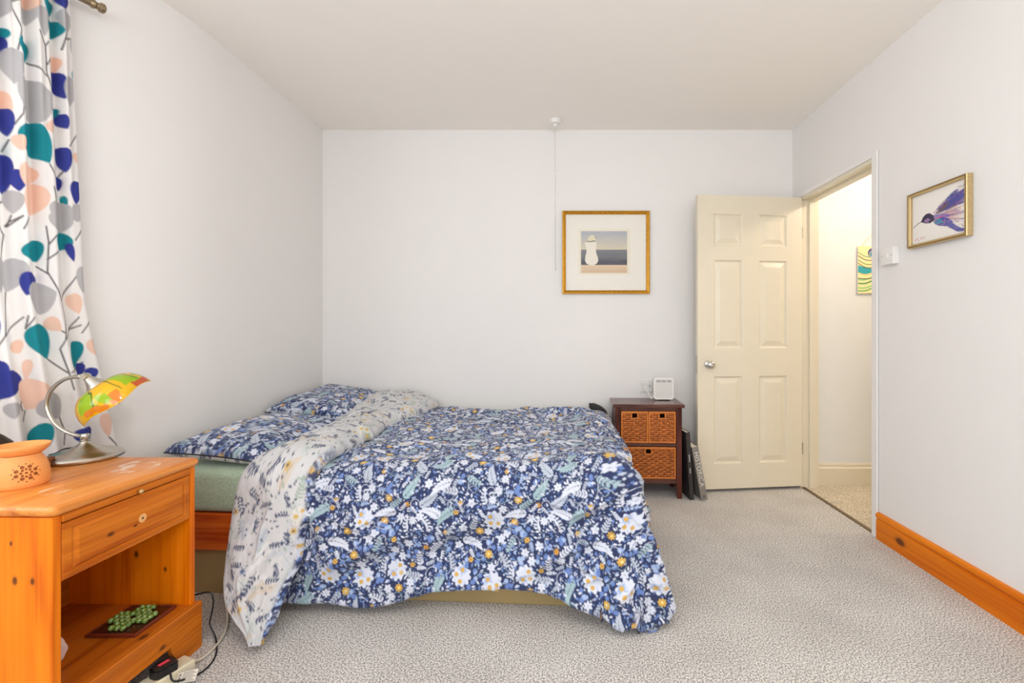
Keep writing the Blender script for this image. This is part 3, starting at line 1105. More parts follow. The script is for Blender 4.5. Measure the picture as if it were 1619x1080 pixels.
# pillows
def pillow(label, loc, rot, hx, hy, th, off, seed):
    n = 150
    m_ = 110
    u = np.linspace(-1, 1, m_)[:, None] * np.ones((1, n))
    v = np.linspace(-1, 1, n)[None, :] * np.ones((m_, 1))
    ux, vy = np.sign(u) * np.abs(u) ** 0.8, np.sign(v) * np.abs(v) ** 0.8
    body = (1 - ux ** 4) ** 0.42 * (1 - vy ** 6) ** 0.42
    pinch_x = 1 - 0.10 * (1 - np.abs(vy) ** 2.5) * ux ** 2 * 0 - 0.07 * np.cos(vy * PI / 2) * np.abs(ux) ** 3
    pinch_y = 1 - 0.06 * np.cos(ux * PI / 2) * np.abs(vy) ** 3
    xx, yv = ux * hx * pinch_x, vy * hy * pinch_y
    wr = 0.012 * vnoise(xx * 9 + 3, yv * 7, seed) + 0.006 * vnoise(xx * 20, yv * 16 + 4, seed + 1)
    r1 = 1 - np.abs(vnoise(xx * 6 + yv * 3, yv * 5, seed + 2))
    wr = wr + 0.008 * r1 ** 6
    top_ = th * body + wr * body ** 0.5
    bot = -0.038 * body
    root = thing('pillow', label, 'pillow', loc, 0, 'navy floral pillows', rot)
    Pt = np.stack([xx, yv, top_], -1)
    au = np.concatenate([np.zeros((1, n)), np.cumsum(np.linalg.norm(np.diff(Pt, axis=0), axis=2), 0)], 0)
    av = np.concatenate([np.zeros((m_, 1)), np.cumsum(np.linalg.norm(np.diff(Pt, axis=1), axis=2), 1)], 1)
    au, av = au - au[m_ // 2:m_ // 2 + 1], av - av[:, n // 2:n // 2 + 1]
    cols_ = navy.sample(au * 1.1 + off, av * 1.1 + off * 1.7)
    Pb = np.stack([xx, yv, bot], -1)
    grid_obj('pillowcase', Pt, M_cloth, root, cols_)
    ob2 = grid_obj('pillowcase_underside', Pb, M_cloth, root, pale.sample(xx + off, yv), flip=True)
    # seam piping round the edge
    ring = [tuple(Pt[i, 0]) for i in range(m_)] + [tuple(Pt[-1, j]) for j in range(1, n)] + [tuple(Pt[i, -1]) for i in range(m_ - 2, -1, -1)] + [tuple(Pt[0, j]) for j in range(n - 2, -1, -1)]
    mesh_obj('seam', tube(ring[::3], 0.003, 6, False), M_blackcloth, root, True)
    return root


pillow('navy floral pillow nearer the pine nightstand, slumped flat on green sheet', (-1.412, 2.215, 0.568), (math.radians(1), math.radians(4), math.radians(-6)), 0.220, 0.325, 0.072, 0.13, 61)
pillow('navy floral pillow against the far wall corner, plumper and higher', (-1.44, 2.915, 0.605), (math.radians(3), math.radians(9), math.radians(-2)), 0.235, 0.32, 0.085, 0.41, 71)

# ------------------------------------------------------------------ curtain and rod
W0 = np.array([XL, 1.98])
TD = np.array([-0.4103, -0.912])       # along the bay wall, towards the camera
ND = np.array([0.912, -0.4103])        # into the room


KP = 1.44      # the cloth is gathered: 1.44 m of print to 1 m of rail


def cp(u, v):
    """cloth position (p, z) of a print motif, measured along the hang line"""
    Y = 2.521 / (0.45 + (885.0 - u) / 720.0)
    return KP * (1.98 - Y) / 0.912, 1.093 + (522.0 - v) * Y / 720.0


TE, IN, GR, PE, ST = (30, 138, 150), (58, 66, 148), (186, 184, 186), (240, 202, 182), (98, 94, 98)
curt = Canvas(1.4, 2.6, 0.0025, (240, 237, 235))
LA = [(50,110,60,0,90,GR),(40,215,45,140,90,TE),(85,290,60,190,40,IN),(125,425,125,265,75,GR),(200,140,215,20,50,GR),(205,70,210,0,60,PE),(195,315,170,205,45,TE),
(265,200,262,65,50,GR),(315,485,160,500,150,GR),(295,110,297,15,45,TE),(310,200,330,125,60,TE),(355,75,355,0,50,IN),(370,185,365,80,55,GR),(405,80,405,25,20,TE),
(425,140,415,80,25,IN),(430,330,425,205,55,GR),(325,365,325,285,45,PE),(365,490,325,360,55,IN),(430,430,430,355,45,TE),(448,470,440,400,18,IN),(385,525,400,390,55,GR),
(120,550,45,450,60,PE),(105,665,90,535,50,IN),(375,630,345,560,45,IN),(335,570,335,525,28,TE),(290,790,185,610,110,TE),(325,650,285,600,45,PE),(165,735,145,660,50,PE),
(375,830,360,715,55,IN),(435,695,440,630,20,PE),(430,790,420,740,35,PE),(45,815,55,690,35,TE),(95,935,85,750,60,IN),(155,920,140,820,60,IN),(175,890,215,800,70,PE),
(200,1035,250,895,90,PE),(130,1025,135,920,60,GR),(420,980,420,875,50,IN),(355,915,340,850,35,IN),(375,1005,370,940,20,TE),(345,1080,350,970,90,GR),(425,1060,430,980,50,GR),(20,1080,15,940,50,GR)]
LB = [(5,160,40,80,35,TE),(238,215,195,130,80,TE),(320,165,360,95,65,TE),(390,215,370,135,25,IN),(330,90,330,0,90,GR),(405,40,400,0,50,GR),(65,355,65,200,45,GR),(100,350,150,210,75,GR),
(175,365,200,265,60,IN),(305,350,200,390,110,GR),(430,355,425,240,45,GR),(470,440,462,365,25,GR),(415,445,385,360,50,PE),(330,520,275,470,45,PE),(40,585,40,465,32,IN),(285,645,210,500,80,TE),
(165,620,135,570,50,PE),(390,690,415,570,55,TE),(430,730,425,665,40,IN),(470,740,475,685,45,IN),(495,630,465,560,45,PE),(40,825,50,655,80,IN),(75,825,140,705,75,IN),(190,740,195,650,30,PE),
(190,870,250,750,120,PE),(335,905,260,820,90,GR),(125,910,120,840,50,GR),(280,1030,225,950,85,TE),(440,1020,430,950,75,IN),(545,990,525,890,40,PE)]
SA = [[(110,0),(115,60),(160,170),(140,270)],[(115,40),(190,20)],[(260,0),(275,60)],[(240,175),(270,245),(275,370),(315,480)],[(205,315),(275,385)],[(285,225),(270,245)],[(300,300),(275,335)],
[(365,185),(350,260)],[(395,205),(360,215)],[(10,445),(75,370)],[(170,500),(165,560),(130,610)],[(70,580),(0,660)],[(110,680),(90,730)],[(430,600),(445,570)],[(425,655),(385,710)],
[(290,795),(320,855),(345,860),(390,790)],[(0,800),(15,840),(30,930)],[(15,840),(40,810)],[(105,935),(100,960),(65,980)],[(310,900),(325,965)],[(170,1035),(120,1060),(105,1080)]]
SB = [[(60,40),(95,95),(75,205)],[(160,15),(105,60),(120,10)],[(190,20),(165,70)],[(265,60),(275,130),(272,260),(335,390),(350,470),(348,560),(330,600),(365,705),(385,780)],[(305,100),(275,140)],
[(272,205),(315,170)],[(235,235),(275,270)],[(335,390),(400,280)],[(330,520),(345,530)],[(348,560),(415,460)],[(380,515),(425,495)],[(285,645),(360,705)],[(375,705),(440,660)],[(0,335),(25,390),(28,470)],
[(100,350),(85,540),(20,660)],[(85,545),(170,460)],[(180,510),(210,460)],[(185,455),(180,510)],[(40,825),(40,850),(10,885)],[(75,825),(40,855)],[(180,790),(160,850),(170,875)],[(185,875),(170,920)],
[(335,905),(360,970),(355,1025)],[(395,120),(430,65)],[(465,470),(430,530)],[(500,630),(512,645)],[(545,990),(580,1030)],[(450,300),(467,322)]]
for lst, sc_, oy in ((SA, 3.0, 0), (SB, 2.842, 340)):
    for pl in lst:
        curt.stroke([cp(a / sc_, b / sc_ + oy) for a, b in pl], 0.0052, ST)
for lst, sc_, oy in ((LA, 3.0, 0), (LB, 2.842, 340)):
    for bx, by, tx, ty, ww, c in lst:
        b_, t_ = cp(bx / sc_, by / sc_ + oy), cp(tx / sc_, ty / sc_ + oy)
        e_ = (t_[0] + (t_[0] - b_[0]) * 0.03, t_[1] + (t_[1] - b_[1]) * 0.03)
        curt.leaf(b_[0], b_[1], e_[0], e_[1], ww / sc_ / 430.0 * 1.25, c, tear=True)
# the part of the curtain beyond the picture's edge repeats the print
_lo = int(0.62 / 0.0025)
curt.a[:_lo] = curt.a[int(0.95 / 0.0025):int(0.95 / 0.0025) + _lo]      # the print goes on to the hem
src = curt.a[:, int(0.26 / 0.0025):int(0.76 / 0.0025)].copy()
k0 = int(0.76 / 0.0025)
k1 = min(curt.nx, k0 + src.shape[1])
curt.a[:, k0:k1] = np.concatenate([src[180:], src[300:480]], 0)[:, ::-1][:, :k1 - k0]
NP, NZ = 330, 620
q = np.linspace(0, 1, NP)[:, None] * np.ones((1, NZ))
z = np.linspace(0.06, 2.345, NZ)[None, :] * np.ones((NP, 1))
pe = np.interp(z, [0.0, 0.64, 0.85, 1.2, 1.6, 2.35], [0.17, 0.19, 0.225, 0.285, 0.30, 0.328])
pend = 0.86
p = pe + q * (pend - pe)
fo = q * 8.4
dp = 0.020 * np.sin(2 * PI * fo + 0.4 + 0.35 * np.sin(z * 2.2)) + 0.010 * np.sin(2 * PI * fo * 1.9 + 1.2 + z * 0.8) * (0.4 + 0.6 * sstep(0.9, 2.3, z))
dp *= 0.75 + 0.35 * sstep(0.8, 2.2, z)
base = 0.062 + 0.012 * sstep(0.9, 2.3, z) - 0.015 * sstep(0.0, 0.08, 0.08 - q * 0.6)
dp = dp + 0.004 * vnoise(p * 9, z * 5, 81)
px = W0[0] + TD[0] * p + ND[0] * (base + dp)
py = W0[1] + TD[1] * p + ND[1] * (base + dp)
grid_c = np.stack([px, py, z], -1)
cols = curt.sample(p * KP, z)
curtain = thing('curtain', 'white curtain printed with teal, indigo, grey and peach leaves', 'curtain', (0, 0, 0))
grid_obj('curtain_cloth', grid_c, M_curtain, curtain, cols)


def on_rod(p_, off=0.074, z_=2.316):
    return (W0[0] + TD[0] * p_ + ND[0] * off, W0[1] + TD[1] * p_ + ND[1] * off, z_)


M_rod = plain('antique_brass_rod', (150, 134, 108), 0.3, 0.9, var=0.06)
rod = thing('curtain_rod', 'brass toned curtain rod with stepped end finial', 'curtain rod', (0, 0, 0))
mesh_obj('pole', tube([on_rod(0.27), on_rod(1.15)], 0.0125, 20), M_rod, rod, True, 40)
fin = [on_rod(0.275), on_rod(0.268), on_rod(0.262), on_rod(0.258), on_rod(0.250), on_rod(0.246), on_rod(0.236), on_rod(0.232)]
mesh_obj('finial', tube(fin, [0.013, 0.016, 0.016, 0.012, 0.013, 0.018, 0.018, 0.014], 20), M_rod, rod, True, 40)
for pp in (0.36, 1.0):
    a_, b_ = on_rod(pp), on_rod(pp, 0.001)
    mesh_obj('bracket', tube([a_, b_], 0.007, 12), M_rod, rod, True, 40)
for k in range(7):
    pp = 0.335 + k * 0.07
    ring = []
    c0 = Vector(on_rod(pp))
    for j in range(17):
        a_ = 2 * PI * j / 16
        ring.append(c0 + Vector((ND[0], ND[1], 0)) * (0.019 * math.cos(a_)) + Vector((0, 0, 0.019 * math.sin(a_))))
    mesh_obj('ring', tube(ring, 0.003, 6, False), M_rod, rod, True)

# ------------------------------------------------------------------ pine nightstand
NSX, NSY, NSR = -1.250, 1.124, -math.radians(1.2)
NH, ND_, NW_ = 0.655, 0.455, 0.452
ns = thing('nightstand', 'orange pine nightstand with one drawer and open shelf', 'nightstand', (NSX, NSY, 0), NSR)


def rounded_slab(x0, x1, y0, y1, z0, z1, rc, prof):
    """slab with rounded plan corners; prof = [(inset, z)] rings from bottom to top"""
    V, F = [], []
    ring0 = []
    for cx, cy, a0 in ((x1 - rc, y1 - rc, 0), (x0 + rc, y1 - rc, PI / 2), (x0 + rc, y0 + rc, PI), (x1 - rc, y0 + rc, 3 * PI / 2)):
        for k in range(7):
            a = a0 + PI / 2 * k / 6
            ring0.append((cx, cy, math.cos(a), math.sin(a)))
    n = len(ring0)
    for ins, zz_ in prof:
        for cx, cy, c, s in ring0:
            V.append((cx + (rc - ins) * c, cy + (rc - ins) * s, zz_))
    for r in range(len(prof) - 1):
        for k in range(n):
            l = (k + 1) % n
            F.append((r * n + k, r * n + l, (r + 1) * n + l, (r + 1) * n + k))
    F.append(tuple(range(n))[::-1])
    F.append(tuple(range((len(prof) - 1) * n, len(prof) * n)))
    return V, F


tp = [(0.014, NH - 0.030), (0.010, NH - 0.027), (0.003, NH - 0.022), (0.0, NH - 0.013), (0.002, NH - 0.006), (0.006, NH - 0.002), (0.010, NH)]
# top with worn white bloom marks (old water stains)
mtop = NT('pine_top_stained')
n1 = mtop.n('ShaderNodeTexNoise', i_Scale=22.0, i_Detail=3.0, i_Distortion=0.8)
mtop.l(mtop.coords((1, 0.07, 1)), n1.inputs['Vector'])
n2 = mtop.n('ShaderNodeTexNoise', i_Scale=150.0, i_Detail=2.0)
mtop.l(mtop.coords((1, 0.02, 1)), n2.inputs['Vector'])
ad = mtop.n('ShaderNodeMath', operation='MULTIPLY_ADD')
ad.inputs[1].default_value = 0.45
mtop.l(n2.outputs[0], ad.inputs[0])
mtop.l(n1.outputs[0], ad.inputs[2])
wc = mtop.ramp(ad.outputs[0], [(0.50, lin4((184, 94, 24))), (0.72, lin4((222, 138, 58))), (0.95, lin4((234, 154, 74)))])
tot = None
tc = mtop.n('ShaderNodeTexCoord')
for cx, cy, r, wd, asp in ((-0.10, 0.335, 0.055, 0.16, 1.9), (-0.12, 0.30, 0.035, 0.3, 1.7), (-0.16, 0.36, 0.03, 0.35, 2.0), (-0.13, 0.12, 0.04, 0.12, 1.7), (-0.30, 0.10, 0.05, 0.06, 1.2)):
    mp = mtop.n('ShaderNodeMapping', vector_type='TEXTURE')
    mp.inputs['Location'].default_value = (cx, cy, NH)
    mp.inputs['Scale'].default_value = (r, r * asp * 0.7, 1)
    mp.inputs['Rotation'].default_value = (0, 0, 0.5)
    mtop.l(tc.outputs['Object'], mp.inputs[0])
    ln = mtop.n('ShaderNodeVectorMath', operation='LENGTH')
    mtop.l(mp.outputs[0], ln.inputs[0])
    rr = mtop.ramp(ln.outputs['Value'], [(0.0, (0.12, 0.12, 0.12, 1)), (max(0.01, 0.72 - wd * 1.6), (0.08, 0.08, 0.08, 1)), (0.8, (1, 1, 1, 1)), (min(0.99, 0.8 + wd * 0.6), (0, 0, 0, 1))])
    if tot is None:
        tot = rr
    else:
        mm = mtop.n('ShaderNodeMath', operation='MAXIMUM')
        mtop.l(tot, mm.inputs[0])
        mtop.l(rr, mm.inputs[1])
        tot = mm.outputs[0]
nb = mtop.n('ShaderNodeTexNoise', i_Scale=26.0, i_Detail=4.0)
mtop.l(mtop.coords((1, 0.6, 1)), nb.inputs['Vector'])
msk = mtop.n('ShaderNodeMath', operation='MULTIPLY')
mtop.l(tot, msk.inputs[0])
mtop.l(mtop.ramp(nb.outputs[0], [(0.45, (0, 0, 0, 1)), (0.60, (0.9, 0.9, 0.9, 1))]), msk.inputs[1])
mx = mtop.n('ShaderNodeMix', data_type='RGBA')
mtop.l(msk.outputs[0], mx.inputs[0])
mtop.l(wc, mx.inputs[6])
mx.inputs[7].default_value = lin4((240, 222, 200))
mtop.l(mx.outputs[2], mtop.b.inputs['Base Color'])
mtop.b.inputs['Roughness'].default_value = 0.33
mtop.bump(n2.outputs[0], 0.1, 0.001)
mesh_obj('top', rounded_slab(-ND_, 0.0, 0.0, NW_, NH - 0.03, NH, 0.018, tp), mtop.m, ns, True, 50)
SX = -0.014
for ya, yb in ((0.010, 0.030), (NW_ - 0.030, NW_ - 0.010)):
    mesh_obj('side_panel', box(-ND_ + 0.012, SX, ya, yb, 0.0, NH - 0.0305, 0.0015), M_pine, ns)
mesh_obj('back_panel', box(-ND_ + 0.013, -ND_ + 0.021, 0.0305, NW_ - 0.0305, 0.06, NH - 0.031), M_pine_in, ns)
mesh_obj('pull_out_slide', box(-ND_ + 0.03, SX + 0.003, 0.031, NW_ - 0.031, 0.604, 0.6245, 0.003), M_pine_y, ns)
kn = mesh_obj('slide_knob', xf(lathe([(0, 0), (0.004, 0), (0.004, 0.006), (0.007, 0.009), (0.006, 0.014), (0, 0.016)], 14), Matrix.Translation((SX + 0.003, 0.232, 0.613)) @ Matrix.Rotation(PI / 2, 4, 'Y')),
              plain('brass_peg', (206, 170, 110), 0.35, 0.4), ns, True)
kn['label'] = 'tiny pale peg knob'
# drawer with a fielded front
dr0, dr1, dy0, dy1 = 0.455, 0.601, 0.032, NW_ - 0.032
rings = [(0.0, SX - 0.018), (0.0, SX - 0.002), (0.002, SX + 0.0005), (0.020, SX + 0.0025), (0.022, SX - 0.0005), (0.026, SX - 0.0005), (0.036, SX + 0.005)]
V, F = [], []
for ins, x in rings:
    V += [(x, dy0 + ins, dr0 + ins * 0.8), (x, dy1 - ins, dr0 + ins * 0.8), (x, dy1 - ins, dr1 - ins * 0.8), (x, dy0 + ins, dr1 - ins * 0.8)]
for r in range(len(rings) - 1):
    for c in range(4):
        e = (c + 1) % 4
        F.append((r * 4 + c, r * 4 + e, r * 4 + 4 + e, r * 4 + 4 + c))
k = (len(rings) - 1) * 4
F += [(k, k + 1, k + 2, k + 3), (3, 2, 1, 0)]
drw = mesh_obj('drawer', (V, F), M_pine_y, ns)
mk = mesh_obj('knob_mark', xf(lathe([(0, 0.0003), (0.012, 0.0003), (0.013, 0.0)], 20), Matrix.Translation((SX + 0.0052, 0.245, 0.528)) @ Matrix.Rotation(PI / 2, 4, 'Y')), plain('bare_pine', (232, 172, 106), 0.5), drw)
mesh_obj('screw_hole', xf(lathe([(0, 0.0005), (0.003, 0.0005), (0.003, 0.0)], 12), Matrix.Translation((SX + 0.0055, 0.245, 0.528)) @ Matrix.Rotation(PI / 2, 4, 'Y')), M_dark, drw)
mk['label'] = 'pale round mark where a knob was'
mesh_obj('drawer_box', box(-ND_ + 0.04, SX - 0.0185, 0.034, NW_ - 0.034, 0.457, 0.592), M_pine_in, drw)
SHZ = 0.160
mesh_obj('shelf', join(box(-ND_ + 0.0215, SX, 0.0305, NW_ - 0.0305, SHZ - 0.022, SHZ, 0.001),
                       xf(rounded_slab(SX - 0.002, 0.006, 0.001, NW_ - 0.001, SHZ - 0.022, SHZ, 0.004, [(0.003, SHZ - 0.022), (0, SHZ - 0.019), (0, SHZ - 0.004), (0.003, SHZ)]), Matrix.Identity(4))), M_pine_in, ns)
# plinth front with bracket feet
arc = [(0.0, 0.0), (0.0, SHZ - 0.0225), (NW_, SHZ - 0.0225), (NW_, 0.0), (NW_ - 0.075, 0.0)]
for k in range(9):
    a = k / 8 * PI / 2
    arc.append((NW_ - 0.075 - 0.05 * math.sin(a) * 0.9, 0.012 + 0.066 * (1 - math.cos(a)) ** 0.8))
for k in range(8, -1, -1):
    a = k / 8 * PI / 2
    arc.append((0.075 + 0.05 * math.sin(a) * 0.9, 0.012 + 0.066 * (1 - math.cos(a)) ** 0.8))
arc.append((0.075, 0.0))
mesh_obj('plinth', join(prism(arc, 'X', SX + 0.0005, 0.002)), M_pine_y, ns)

# solitaire board and its glass marbles on the shelf
sb = thing('solitaire_board', 'square dark wooden peg solitaire board on nightstand shelf', 'board game', (NSX - 0.112, NSY + 0.330, SHZ + 0.0005), NSR + 0.03)
M_sol = plain('rosewood', (64, 28, 20), 0.25, var=0.2)
M_solrim = plain('rosewood_rim', (112, 46, 28), 0.3, var=0.15)
mesh_obj('tray', box(-0.069, 0.069, -0.069, 0.069, 0.001, 0.008), M_sol, sb)
mesh_obj('rim', join(box(-0.076, -0.069, -0.076, 0.076, 0, 0.011, 0.002), box(0.069, 0.076, -0.076, 0.076, 0, 0.011, 0.002), box(-0.069, 0.069, -0.076, -0.069, 0, 0.011, 0.002), box(-0.069, 0.069, 0.069, 0.076, 0, 0.011, 0.002)), M_solrim, sb)
mm_ = NT('green_glass_marble')
mm_.b.inputs['Roughness'].default_value = 0.06
n1 = mm_.n('ShaderNodeTexNoise', i_Scale=90.0, i_Detail=2.0, i_Distortion=2.0)
mm_.l(mm_.coords((1, 1, 0.5)), n1.inputs['Vector'])
mm_.l(mm_.ramp(n1.outputs[0], [(0.35, lin4((84, 132, 30))), (0.52, lin4((140, 186, 70))), (0.75, lin4((220, 234, 196)))]), mm_.b.inputs['Base Color'])
mm_.b.inputs['Coat Weight'].default_value = 1.0
mm_.b.inputs['Transmission Weight'].default_value = 0.45
M_marb = mm_.m
bm = bmesh.new()
bmesh.ops.create_uvsphere(bm, u_segments=12, v_segments=8, radius=0.0085)
marb = bpy.data.meshes.new('marble')
bm.to_mesh(marb)
bm.free()
marb.polygons.foreach_set('use_smooth', [True] * len(marb.polygons))
marb.materials.append(M_marb)
Mb = Matrix.Translation(sb.location) @ Matrix.Rotation(NSR + 0.03, 4, 'Z')
for i in range(7):
    for j in range(7):
        if (i in (0, 1, 5, 6) and j in (0, 1, 5, 6)) or (i, j) == (3, 3):
            continue
        o = bpy.data.objects.new('marble', marb)
        C.objects.link(o)
        o.location = Mb @ Vector(((i - 3) * 0.0178, (j - 3) * 0.0178, 0.008 + 0.0082))
        o.rotation_euler = (i * 1.3, j * 0.9, i + j)
        tag(o, 'small green glass marble on the solitaire board', 'marble', 'green marbles on the solitaire board')

# crumpled tissue just inside the shelf
bm = bmesh.new()
bmesh.ops.create_icosphere(bm, subdivisions=4, radius=0.03)
for v in bm.verts:
    c = v.co
    s = 1 + 0.22 * math.sin(c.x * 120 + c.z * 80) * math.sin(c.y * 110 + 1.3) + 0.10 * math.sin(c.z * 170 + c.y * 120)
    v.co = Vector((c.x * s * 0.7, c.y * s * 0.8, c.z * s * 1.1))
zmin = min(v.co.z for v in bm.verts)
tm = bpy.data.meshes.new('tissue')
bm.to_mesh(tm)
bm.free()
o = link('tissue', tm, plain('pink_tissue', (214, 188, 178), 0.9, var=0.06))
o.location = (NSX - 0.16, NSY + 0.150, SHZ - zmin + 0.0008)
tag(o, 'crumpled pinkish tissue on the nightstand shelf', 'tissue')

# ------------------------------------------------------------------ table lamp
LX, LY = -1.622, 1.556
lamp = thing('table_lamp', 'brushed nickel desk lamp with curved arm and painted glass shade', 'lamp', (LX, LY, NH + 0.0005))
mesh_obj('base', lathe([(0, 0.0), (0.096, 0.0), (0.100, 0.003), (0.1005, 0.009), (0.098, 0.013), (0.090, 0.019), (0.062, 0.028), (0.040, 0.036), (0.022, 0.046), (0.0125, 0.056), (0.011, 0.060), (0, 0.061)], 56), M_nickel, lamp, True, 35)
mesh_obj('collar', lathe([(0, 0.0585), (0.012, 0.0585), (0.0135, 0.062), (0.011, 0.065), (0.0125, 0.068), (0.0125, 0.080), (0.011, 0.083), (0, 0.084)], 24), M_nickel, lamp, True, 35)
arm = catmull([(0.0, 0, 0.076), (-0.03, 0.0, 0.078), (-0.075, 0.0, 0.096), (-0.112, 0.0, 0.130), (-0.131, 0.0, 0.178), (-0.118, 0.0, 0.228), (-0.080, 0.0, 0.264), (-0.040, 0.0, 0.277), (-0.012, 0.0, 0.279)], 8)
mesh_obj('arm', tube(arm, [0.0062] * (len(arm) - 12) + [0.0062 + 0.0022 * k / 11 for k in range(12)], 14), M_nickel, lamp, True)
J = Vector((0.002, 0, 0.279))
mesh_obj('joint', xf(lathe([(0, -0.011), (0.010, -0.011), (0.0125, -0.006), (0.0125, 0.006), (0.010, 0.011), (0, 0.011)], 20), Matrix.Translation(J) @ Matrix.Rotation(PI / 2, 4, 'X')), M_nickel, lamp, True, 35)
ax = Vector((0.52, 0.40, -0.78)).normalized()          # the way the shade points
zq = ax
xq = Vector((0, 0, 1)).cross(zq).normalized()
yq = zq.cross(xq)
Ms = Matrix.Translation(J) @ Matrix(((xq.x, yq.x, zq.x, 0), (xq.y, yq.y, zq.y, 0), (xq.z, yq.z, zq.z, 0), (0, 0, 0, 1)))
mesh_obj('socket_cap', xf(lathe([(0, 0.004), (0.010, 0.004), (0.013, 0.012), (0.022, 0.030), (0.034, 0.044), (0.036, 0.050), (0.030, 0.050), (0.016, 0.030), (0, 0.03)], 32), Ms), M_nickel, lamp, True, 35)
n, mq = 220, 90
th = np.linspace(0, 2 * PI, n, endpoint=False)[:, None] * np.ones((1, mq))
s = np.linspace(0, 1, mq)[None, :] * np.ones((n, 1))
lob = np.cos(4 * th + 0.6)
rad = 0.030 + 0.078 * np.sin(s * PI / 2) ** 0.9 * (1 + 0.04 * lob * s ** 2)
zz = 0.042 + 0.078 * (1 - np.cos(s * PI / 2 * 1.02)) + 0.005 * lob * s ** 3
loc = np.stack([rad * np.cos(th), rad * np.sin(th), zz], -1)
Mn = np.array(Ms)
Pw = loc @ Mn[:3, :3].T + Mn[:3, 3]
YL, LM, OR, RD = lin((250, 206, 22)), lin((176, 212, 20)), lin((240, 150, 30)), lin((226, 104, 48))
cols = np.empty((n, mq, 3))
cols[:] = YL
thd = (th % (2 * PI))
thw = thd + 0.10 * vnoise(np.cos(th) * 3 + 5, s * 4 + np.sin(th) * 3 + 5, 91)
sw_ = s + 0.05 * vnoise(np.cos(th) * 4 + 9, np.sin(th) * 4 + s * 3 + 9, 92)
def paint(a0, a1, s0, s1, c):
    mid, half = (a0 + a1) / 2, (a1 - a0) / 2
    dd = np.abs((thw - mid + PI) % (2 * PI) - PI)
    msk_ = (dd < half) & (sw_ > s0) & (sw_ < s1)
    cols[msk_] = c
for k in range(4):
    a = k * PI / 2 + 0.25
    paint(a, a + 0.62, 0.12, 0.80, LM)
    paint(a - 0.15, a + 0.45, 0.80, 0.97, RD if k % 2 else OR)
    paint(a + 0.95, a + 1.35, 0.70, 0.99, OR)
    paint(a + 1.25, a + 1.5, 0.55, 0.86, LM)
VN = np.array(lin((46, 40, 16)))
for k in range(4):
    a = k * PI / 2 + 0.25
    for f_ in (lambda s: a - 0.03 + 0.15 * s, lambda s: a + 0.62 + 0.25 * np.sin(s * 3)):
        dd = np.abs((thw - f_(s) + PI) % (2 * PI) - PI) * (0.03 + 0.08 * s)
        mk_ = np.clip(1 - dd / 0.0028, 0, 1) * (s > 0.08) * (s < 0.78)
        cols = cols * (1 - mk_[..., None]) + VN * mk_[..., None]
cols[:, -2:] = lin((250, 214, 90))
sh = grid_obj('lamp_shade', Pw, M_shade, lamp, cols, wrap=True)
sh['label'] = 'yellow, lime and orange painted glass shade'
sol = sh.modifiers.new('thickness', 'SOLIDIFY')
sol.thickness = 0.003
mesh_obj('bulb', xf(lathe([(0, 0.045), (0.013, 0.045), (0.013, 0.060), (0.017, 0.075), (0.017, 0.100), (0.012, 0.118), (0.004, 0.130), (0, 0.131)], 20), Ms), plain('amber_bulb', (244, 206, 120), 0.15, var=0.05, trans=0.3), lamp, True)
cord = catmull([(-0.02, 0.07, 0.008), (-0.06, 0.085, 0.012), (-0.10, 0.06, 0.010), (-0.085, 0.0, 0.006), (-0.09, -0.03, 0.004)], 8)
cd = mesh_obj('lamp_cord', tube([(p.x * 0.8 - 0.02, p.y * 0.62 - 0.01, p.z + 0.014) for p in cord], 0.0025, 8), M_black, lamp, True)

# small brown wooden box behind the burner
wb = thing('wooden_box', 'small low brown wooden box behind the lamp base', 'box', (-1.655, 1.418, NH + 0.0005), 0.15)
M_brown = wood('brown_box_wood', (150, 88, 48), (106, 58, 28), 'Y', 1.6, 0.4)
mesh_obj('body', box(-0.030, 0.030, -0.05, 0.05, 0, 0.020, 0.002), M_brown, wb)
mesh_obj('lid', box(-0.032, 0.032, -0.052, 0.052, 0.0205, 0.030, 0.003), M_brown, wb)

# ------------------------------------------------------------------ oil burner
OX, OY = -1.520, 1.285
burner = thing('oil_burner', 'orange ceramic oil burner with pierced flower pattern', 'oil burner', (OX, OY, NH + 0.0005))
n, mq = 240, 120
th = np.linspace(0, 2 * PI, n, endpoint=False)[:, None] * np.ones((1, mq))
s = np.linspace(0, 1, mq)[None, :] * np.ones((n, 1))
HB = 0.088
rad = np.interp(s, [0, 0.03, 0.12, 0.35, 0.55, 0.75, 0.9, 1.0], [0.052, 0.0545, 0.0565, 0.0565, 0.0545, 0.0495, 0.0425, 0.0385])
kk = np.hanning(9)
kk /= kk.sum()
rad = np.apply_along_axis(lambda r: np.convolve(np.pad(r, 4, mode='edge'), kk, 'valid'), 1, rad)
Pb = np.stack([rad * np.cos(th), rad * np.sin(th), s * HB], -1)
tc_ = ((th[:, :1] + 2 * PI / n / 2 + PI) % (2 * PI) - PI)
aim = math.atan2(-OY, -OX) + 0.16
gx = (((th - aim + PI) % (2 * PI)) - PI) * 0.055
gz = s * HB - 0.043
keep = np.ones((n, mq - 1), bool)
gxm, gzm = gx, gz
holes = [(0, 0, 0.003)]
for k in range(8):
    a = k * PI / 4
    holes.append((0.010 * math.cos(a), 0.010 * math.sin(a), 0.0030))
for k in range(8):
    a = k * PI / 4 + PI / 8
    holes.append((0.0195 * math.cos(a), 0.0165 * math.sin(a), 0.0045))
for k in range(12):
    a = k * PI / 6
    holes.append((0.0275 * math.cos(a), 0.024 * math.sin(a), 0.0016))
hm = np.zeros((n, mq), bool)
for hx, hz, hr in holes:
    hm |= ((gx - hx) ** 2 + (gz - hz) ** 2) < hr * hr
keep = ~hm[:, :-1]
body = grid_obj('burner_body', Pb, M_terra, burner, None, wrap=True, keep=keep)
